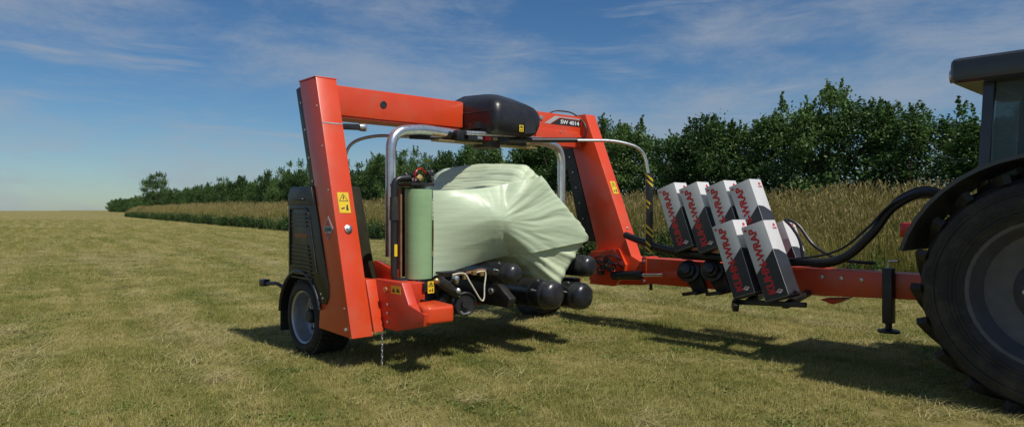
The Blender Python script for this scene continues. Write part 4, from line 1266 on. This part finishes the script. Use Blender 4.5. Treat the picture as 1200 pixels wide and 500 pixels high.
def bale_mesh():
    bm = bmesh.new()
    bmesh.ops.create_cube(bm, size=2.0)
    bmesh.ops.subdivide_edges(bm, edges=bm.edges[:], cuts=63, use_grid_fill=True)
    rad = 0.15
    c4 = -1.0
    for v in bm.verts:
        p = v.co
        q = Vector((p.x * BH[0], p.y * BH[1], p.z * BH[2]))
        inn = Vector([max(-(BH[i] - rad), min(BH[i] - rad, q[i])) for i in range(3)])
        n = (q - inn).normalized()
        s = inn + n * rad
        # soft bulges of the straw inside
        bul = 0.045 * max(0, 1 - p.y * p.y) * max(0, 1 - p.z * p.z) * (abs(p.x) > 0.98) + 0.030 * (1 - p.x * p.x) * (abs(p.x) < 0.98)
        bul += 0.022 * noise.noise(Vector((s.x * 2.2, s.y * 2.2, s.z * 2.2)))
        # film pleats: along the bale on the long sides, fanning out from the near corner on the end
        fe = max(0.0, n.x)
        py, pz = s.y + BH[1] * 1.02, s.z + BH[2] * 1.02
        ang = math.atan2(pz, py); rr = math.hypot(py, pz)
        wr = 0.05 * noise.noise(Vector((py * 1.7, pz * 1.7, 2.0)))
        fan = ridged(Vector((ang * 7.5 + wr * 6, rr * 0.45, 1.3))) * min(1, rr * 1.6) + 0.5 * ridged(Vector((ang * 17 + wr * 12, rr * 0.7, 7.7)))
        per = math.atan2(s.z / BH[2], s.y / BH[1]) * 4.2
        lon = ridged(Vector((per + 0.25 * s.x + 0.5 * noise.noise(Vector((s.x * 1.5, per, 0))), s.x * 0.55, 4.0))) + 0.5 * ridged(Vector((per * 2.6 + 0.4 * s.x, s.x * 0.8, 8.0)))
        ple = fe * fan + (1 - fe) * lon
        s = s + n * (bul + 0.032 * (ple - 0.9))
        v.co = Vector((s.x, 0, 0)) + E1 * s.y + E2 * s.z + Vector((0, 0, BC.z - 0.72))
    me = bpy.data.meshes.new('bale_body'); bm.to_mesh(me); bm.free()
    me.polygons.foreach_set('use_smooth', [True] * len(me.polygons))
    me.materials.append(M['film'])
    o = bpy.data.objects.new('bale_body', me); COL.objects.link(o); o.parent = bale
    return o


bale_mesh()


def film_web():
    na, nb = 90, 60
    apex = Vector((1.555, 1.40, 1.42))
    S0, S1 = Vector((1.197, 0.852, 0.868)), Vector((1.197, 0.852, 1.752))
    Ea, Eb = Vector((1.49, 2.87, 1.19)), Vector((1.49, 2.06, 1.93))
    vs = []; fs = []
    for i in range(na + 1):
        a = i / na
        for j in range(nb + 1):
            b = j / nb
            p = (S0.lerp(S1, b)).lerp(Ea.lerp(Eb, b), a)
            # edges draw in a little between roll and bale
            p.z += math.sin(a * math.pi) * (0.05 * (1 - b) ** 3 - 0.05 * b ** 3)
            # pulled tight over the bale's near corner
            a0, b0 = 0.38, 0.56
            ta = a / a0 if a < a0 else (1 - a) / (1 - a0)
            ta = 1 - math.sqrt((1 - min(1, ta)) ** 2 + 0.006) + 0.06
            q_ = (b - b0) / (b0 if b < b0 else 1 - b0)
            tent = max(0.0, ta) * (1 - abs(q_) ** 1.6)
            base = S0.x + (Ea.x * (1 - b) + Eb.x * b - S0.x) * a
            need = apex.x - (S0.x + ((Ea.x * (1 - b0) + Eb.x * b0) - S0.x) * a0)
            p.x += need * tent + 0.012
            # section of the bale end: never let the film fall inside it
            r = Vector((0, p.y - BC.y, p.z - BC.z)); ly, lz = r.dot(E1), r.dot(E2)
            m = min(BH[1] - abs(ly), BH[2] - abs(lz))
            front = BC.x + BH[0] + 0.045 * max(0, 1 - (ly / BH[1]) ** 2) * max(0, 1 - (lz / BH[2]) ** 2) + 0.028
            if m > 0.0:
                k_ = min(0.15, m)
                lim = front - (0.15 - math.sqrt(max(0.0, 0.15 ** 2 - (0.15 - k_) ** 2)))
                dlt = p.x - lim
                if dlt < 0.02: p.x = lim + 0.02 * math.exp((dlt - 0.02) / 0.08)
            # tension pleats that run from the roll and gather at the corner
            fan = math.atan2(p.z - apex.z, (p.y - apex.y) + 1e-4)
            dist = math.hypot(p.z - apex.z, p.y - apex.y)
            rt = 1 / (1 + math.exp(-(p.y - apex.y) / 0.10))              # pleats fan out on the bale side of the corner
            wob = 0.5 * noise.noise(Vector((p.y * 2.0, p.z * 2.0, 6.0)))
            w_ = rt * min(1, dist * 2.2) * (0.021 * ridged(Vector((fan * 5.5 + wob, dist * 0.7, 2.2))) + 0.006 * ridged(Vector((fan * 13.0 + wob * 2, dist * 1.1, 9.2))))
            w_ += (1 - rt) * 0.006 * ridged(Vector((b * 5.5 + 0.3 * noise.noise(Vector((a * 3, b * 2, 0))), a * 1.0, 5.5))) * min(1, a * 5)
            p.x += w_
            vs.append(p - BOFF)
    for i in range(na):
        for j in range(nb):
            fs.append((i * (nb + 1) + j, (i + 1) * (nb + 1) + j, (i + 1) * (nb + 1) + j + 1, i * (nb + 1) + j + 1))
    o = MB().add(vs, fs).build('film_web', M['filmweb'], bale, smooth=80)
    o['label'] = 'stretched sheet of pale green film running from the roll to the bale'


film_web()

# ================================================================== FILM BOXES
BT = R(-19.5)
BXW, BXL = 0.262, 0.80


def box_proto():
    """carton standing on its end: x along travel, y across, z up; outer faces at y=0 and x=BXW"""
    root = MB().box((0, 0, 0), (BXW, BXW, BXL)).build('film_box', M['card'], None, bevel=0.004)
    e = 0.0016
    lo, hi = 0.29, 0.49            # dark lower print: lower on the outer edge, higher at the corner
    MB().prism([(0.003, -e, 0.003), (BXW - 0.003, -e, 0.003), (BXW - 0.003, -e, hi), (0.003, -e, lo)], (0, e * 0.6, 0)).build('dark_print', M['charcoal'], root, smooth=0)
    MB().prism([(BXW + e, 0.003, 0.003), (BXW + e, BXW - 0.003, 0.003), (BXW + e, BXW - 0.003, hi - 0.07), (BXW + e, BXW * 0.45, hi - 0.01), (BXW + e, 0.003, hi)], (-e * 0.6, 0, 0)).build('dark_print', M['charcoal'], root, smooth=0)
    put_text('KUHN-WRAP', root, M['redprint'], (0.150, -e - 0.0008, 0.055), (0, 0, 1), (-1, 0, 0), length=0.70, height=0.088, bold=0.045)
    put_text('KUHN', root, M['redprint'], (BXW + e, 0.15, 0.70), (0, 1, 0), (0, 0, 1), length=0.085, height=0.025, bold=0.02)
    c = Vector((BXW + e, 0.195, 0.745))
    MB().prism([c + Vector((0, -0.03, 0)), c + Vector((0, 0, 0.026)), c + Vector((0, 0.03, 0)), c + Vector((0, 0, -0.016))], (0.0008, 0, 0)).build('emblem', M['redprint'], root, smooth=0)
    c = Vector((0.185, -e - 0.0006, 0.065))
    MB().prism([c + Vector((-0.04, 0, 0)), c + Vector((0, 0, 0.024)), c + Vector((0.04, 0, 0)), c + Vector((0, 0, -0.024))], (0, -0.0008, 0)).build('emblem', M['white'], root, smooth=0)
    MB().prism([c + Vector((-0.03, -0.001, -0.003)), c + Vector((0, -0.001, 0.016)), c + Vector((0.03, -0.001, -0.003))], (0, -0.0006, 0)).build('emblem', M['redprint'], root, smooth=0)
    c = Vector((0.035, -e - 0.0006, 0.755))
    MB().prism([c + Vector((-0.022, 0, 0)), c + Vector((0, 0, 0.016)), c + Vector((0.022, 0, 0)), c + Vector((0, 0, -0.012))], (0, -0.0008, 0)).build('emblem', M['redprint'], root, smooth=0)
    MB().box((0.01, BXW / 2 - 0.02, BXL), (BXW - 0.01, BXW / 2 + 0.02, BXL + 0.0012)).build('packing_tape', M['greyprint'], root, smooth=0)
    return root


proto = box_proto()
RACK = []
specs = [   # (t, d, z of the lower outer corner, tilt, label)
    (2.105, 3.80, 1.045, BT, 'white and black film carton, leftmost of the upright back row'),
    (2.435, 3.80, 1.045, BT - R(0.8), 'white and black film carton, second from left in the back row'),
    (2.765, 3.80, 1.05, BT + R(0.6), 'white and black film carton, third from left in the back row'),
    (3.095, 3.80, 1.055, BT - R(0.4), 'white and black film carton, rightmost of the four in the back row'),
    (3.080, 3.45, 0.605, BT + R(0.5), 'white and black film carton, left one of the lower front pair'),
    (3.445, 3.45, 0.605, BT - R(0.5), 'white and black film carton, right one of the lower front pair'),
    (3.20, 4.40, 0.585, BT - R(1.5), 'film carton partly hidden behind the front pair, right of the back row'),
]
for i, (t, d, z, tilt, lb) in enumerate(specs):
    o = proto if i == 0 else copy_tree(proto)
    o.matrix_world = Matrix.Translation(Wp(t, d, z)) @ Matrix.Rotation(TH + R((0.0, 1.2, -0.9, 0.7, -0.8, 1.0, -1.5)[i]), 4, 'Z') @ Matrix.Rotation(tilt, 4, 'Y')
    tag(o, lb, 'carton', 'cartons of wrapping film on the drawbar')
    # saddle of the rack under this box (part of the machine)
    ca, sa = math.cos(tilt), -math.sin(tilt)
    p = Vector((t, d, z)); X = Vector((ca, 0, sa)); Z = Vector((-sa, 0, ca))
    m = MB()
    m.prism([p - Z * 0.003 - X * 0.015 + Vector((0, 0.01, 0)), p - Z * 0.003 + X * (BXW - 0.01) + Vector((0, 0.01, 0)), p - Z * 0.022 + X * (BXW - 0.01) + Vector((0, 0.01, 0)), p - Z * 0.022 - X * 0.015 + Vector((0, 0.01, 0))], (0, BXW - 0.02, 0))
    m.prism([p - X * 0.006 + Z * 0.10 + Vector((0, 0.05, 0)), p - X * 0.018 + Z * 0.10 + Vector((0, 0.05, 0)), p - X * 0.018 - Z * 0.02 + Vector((0, 0.05, 0)), p - X * 0.006 - Z * 0.02 + Vector((0, 0.05, 0))], (0, BXW - 0.1, 0))
    m.build('box_saddle', M['blackmetal'], BW)
MB().bar((2.05, 3.96, 0.995), (3.42, 3.96, 1.005), 0.05, 0.05).build('rack_rail', M['blackmetal'], BW, bevel=0.004)
MB().bar((2.05, 4.05, 0.97), (3.42, 4.05, 0.97), 0.06, 0.06).build('rack_rail', M['blackmetal'], BW, bevel=0.004)
MB().bar((3.06, 3.55, 0.555), (3.82, 3.55, 0.60), 0.06, 0.05).build('rack_rail', M['blackmetal'], BW, bevel=0.004)
MB().bar((3.06, 3.50, 0.545), (3.12, 3.44, 0.50), 0.06, 0.08).build('rack_foot', M['blackmetal'], BW, bevel=0.006)
for a in (3.2, 3.6):
    MB().bar((a, 3.55, 0.57), (a, 4.09, 0.66), 0.06, 0.06).build('rack_bracket', M['blackmetal'], BW, bevel=0.004)
MB().bar((3.35, 4.30, 0.64), (3.35, 4.62, 0.60), 0.06, 0.05).build('rack_bracket', M['blackmetal'], BW, bevel=0.004)


# ================================================================== TRACTOR (at the right edge, its shadow falls into the picture)
TR = empty('tractor', Wp(5.88, 4.25, 0.0), TH)
tag(TR, 'dark tractor with big lugged rear tyres coupled to the drawbar at the right edge', 'tractor')


def tractor_wheel(c, sgn, Rr, Wd, nl, parent):
    C = Vector(c); ax = (0, sgn, 0)
    prof = [(Rr * 0.58, 0.06), (Rr * 0.64, 0.02), (Rr * 0.78, 0.0), (Rr * 0.90, 0.03), (Rr * 0.945, 0.09), (Rr * 0.95, Wd / 2), (Rr * 0.945, Wd - 0.09), (Rr * 0.90, Wd - 0.03), (Rr * 0.78, Wd), (Rr * 0.64, Wd - 0.02), (Rr * 0.58, Wd - 0.06)]
    h = empty('wheel', (0, 0, 0)); h.parent = parent
    ty = MB().lathe(prof, C, ax, 56, caps=False).build('tyre', M['rubber'], h, smooth=40)
    lug = MB()
    for j in range(nl):
        for side in (0, 1):
            a = 2 * math.pi * (j + side * 0.5) / nl
            def pt(ang, y, r): return C + Vector((math.cos(ang) * r, sgn * y, math.sin(ang) * r))
            y0, y1 = (0.02, Wd * 0.54) if side == 0 else (Wd - 0.02, Wd * 0.46)
            da = 0.26
            for k_ in range(3):
                s0, s1 = k_ / 3, (k_ + 1) / 3
                A = pt(a + da * s0, y0 + (y1 - y0) * s0, Rr * 0.965); B = pt(a + da * s1, y0 + (y1 - y0) * s1, Rr * 0.965)
                lug.bar(A, B, 0.055, 0.075, up=(A - C).normalized())
    lug.build('lugs', M['rubber'], ty, smooth=0)
    for q_ in (0.66, 0.72, 0.82):
        MB().lathe([(Rr * q_, -0.006), (Rr * q_ + 0.012, -0.008), (Rr * q_ + 0.012, 0.02), (Rr * q_, 0.02)], C + Vector((0, sgn * 0.006, 0)), ax, 48, caps=False).build('sidewall_ring', M['rubber'], ty)
    rim = MB().lathe([(Rr * 0.59, 0.055), (Rr * 0.60, 0.045), (Rr * 0.57, 0.05), (Rr * 0.54, 0.12), (Rr * 0.50, 0.20), (Rr * 0.30, 0.22), (Rr * 0.22, 0.16), (Rr * 0.1, 0.15), (0, 0.15)], C, ax, 40, caps=False).build('rim', M['darkrim'], h, smooth=30)
    for j in range(8):
        a = 2 * math.pi * j / 8
        MB().lathe([(0.018, 0.17), (0.018, 0.125), (0.008, 0.12)], C + Vector((math.cos(a) * Rr * 0.2, 0, math.sin(a) * Rr * 0.2)), ax, 8).build('wheel_nut', M['bolt'], rim)


for y, s in ((-1.28, 1), (1.28, -1)):
    tractor_wheel((0, y, 0.93), s, 0.93, 0.58, 20, TR)
    tractor_wheel((2.75, y + 0.06 * s, 0.68), s, 0.68, 0.46, 18, TR)
    # rear fender
    y0, y1 = (-1.31, -0.62) if s > 0 else (0.62, 1.31)
    mb = MB()
    o_ = [Vector((1.05 * math.cos(R(a)), y0, 0.93 + 1.05 * math.sin(R(a)))) for a in range(20, 166, 8)]
    i_ = [Vector((1.02 * math.cos(R(a)), y0, 0.93 + 1.02 * math.sin(R(a)))) for a in range(20, 166, 8)]
    f = mb.prism(o_ + i_[::-1], (0, y1 - y0, 0)).build('rear_fender', M['greybody'], TR, smooth=40)
    MB().box((-1.06, (y0 + y1) / 2 - 0.16, 1.32), (-0.96, (y0 + y1) / 2 + 0.16, 1.44)).build('tail_lamp', M['tail'], f, bevel=0.01)
MB().box((-0.45, -0.30, 0.52), (2.9, 0.30, 1.05)).build('chassis', M['blackmetal'], TR, bevel=0.03)
MB().box((-0.12, -0.75, 0.80), (0.12, 0.75, 1.06)).build('rear_axle', M['blackmetal'], TR, bevel=0.03)
MB().box((2.68, -0.9, 0.58), (2.82, 0.9, 0.74)).build('front_axle', M['blackmetal'], TR, bevel=0.02)
hd = MB().prism([(1.25, -0.42, 1.02), (3.55, -0.42, 1.0), (3.62, -0.42, 1.35), (3.45, -0.42, 1.58), (1.25, -0.42, 1.78)], (0, 0.84, 0)).build('bonnet', M['greybody'], TR, bevel=0.07, seg=3)
for i in range(7):
    MB().box((1.9 + i * 0.16, -0.428, 1.2), (1.98 + i * 0.16, -0.421, 1.5)).build('vent', M['ink'], hd)
MB().tube([(1.35, 0.55, 1.2), (1.35, 0.55, 2.55)], 0.05, 12).build('exhaust', M['blackmetal'], TR)
# cab: pillars, roof, glass
cabf = MB().box((-0.62, -0.74, 1.06), (1.22, 0.74, 1.30)).build('cab_floor', M['greybody'], TR, bevel=0.03)
for (xb, xt) in ((-0.62, -0.55), (0.45, 0.45), (1.18, 1.05)):
    for s in (-1, 1):
        MB().bar((xb + 0.04, s * 0.70, 1.29), (xt + 0.03, s * 0.66, 2.62), 0.07, 0.08, up=(1, 0, 0)).build('pillar', M['greybody'], cabf, bevel=0.01)
rf = MB().box((-0.78, -0.80, 2.62), (1.30, 0.80, 2.84)).build('cab_roof', M['greybody'], TR, bevel=0.06, seg=3)
for s in (-1, 1):
    MB().lathe([(0.06, 0), (0.065, 0.05), (0.03, 0.06)], (-0.77, s * 0.6, 2.72), (-1, 0, 0), 16).build('work_lamp', M['galv'], rf)
MB().prism([(-0.595, -0.66, 1.31), (-0.595, 0.66, 1.31), (-0.535, 0.63, 2.61), (-0.535, -0.63, 2.61)], (0.008, 0, 0)).build('rear_window', M['glass'], TR, smooth=0)
MB().prism([(1.20, -0.66, 1.31), (1.20, 0.66, 1.31), (1.07, 0.63, 2.61), (1.07, -0.63, 2.61)], (0.008, 0, 0)).build('windscreen', M['glass'], TR, smooth=0)
for s in (-1, 1):
    MB().prism([(-0.52, s * 0.70, 1.31), (0.43, s * 0.70, 1.31), (0.43, s * 0.665, 2.61), (-0.47, s * 0.665, 2.61)], (0, 0.006, 0)).build('side_window', M['glass'], TR, smooth=0)
    MB().prism([(0.52, s * 0.70, 1.31), (1.13, s * 0.70, 1.31), (1.02, s * 0.665, 2.61), (0.53, s * 0.665, 2.61)], (0, 0.006, 0)).build('door_window', M['glass'], TR, smooth=0)
seat = MB().box((-0.2, -0.25, 1.30), (0.30, 0.25, 1.62)).build('seat', M['black'], TR, bevel=0.05)
MB().box((-0.30, -0.25, 1.55), (-0.16, 0.25, 2.25)).build('backrest', M['black'], seat, bevel=0.05)
MB().tube([(1.0, 0, 1.3), (0.72, 0, 1.85)], 0.04, 10).build('steering_column', M['black'], TR)
MB().tube([Vector((0.72 + 0.10 * math.cos(a), 0.19 * math.sin(a), 1.87 + 0.16 * math.cos(a))) for a in np.linspace(0, 2 * math.pi, 21)], 0.015, 8, caps=False).build('steering_wheel', M['black'], TR)
# linkage and hitch
for s in (-1, 1):
    MB().bar((-0.30, s * 0.30, 0.62), (-1.02, s * 0.44, 0.52), 0.06, 0.10).build('lower_link', M['blackmetal'], TR, bevel=0.01)
    MB().tube([(-0.45, s * 0.36, 1.15), (-0.75, s * 0.40, 0.58)], 0.028, 10).build('lift_rod', M['blackmetal'], TR)
MB().bar((-0.3, 0, 1.05), (-0.82, 0, 1.0), 0.06, 0.06).build('top_link', M['blackmetal'], TR, bevel=0.01)
MB().box((-0.78, -0.07, 0.46), (-0.3, 0.07, 0.535)).build('hitch_bar', M['blackmetal'], TR, bevel=0.01)
MB().box((-0.62, -0.28, 1.08), (-0.46, 0.28, 1.28)).build('valve_bank', M['blackmetal'], TR, bevel=0.015)
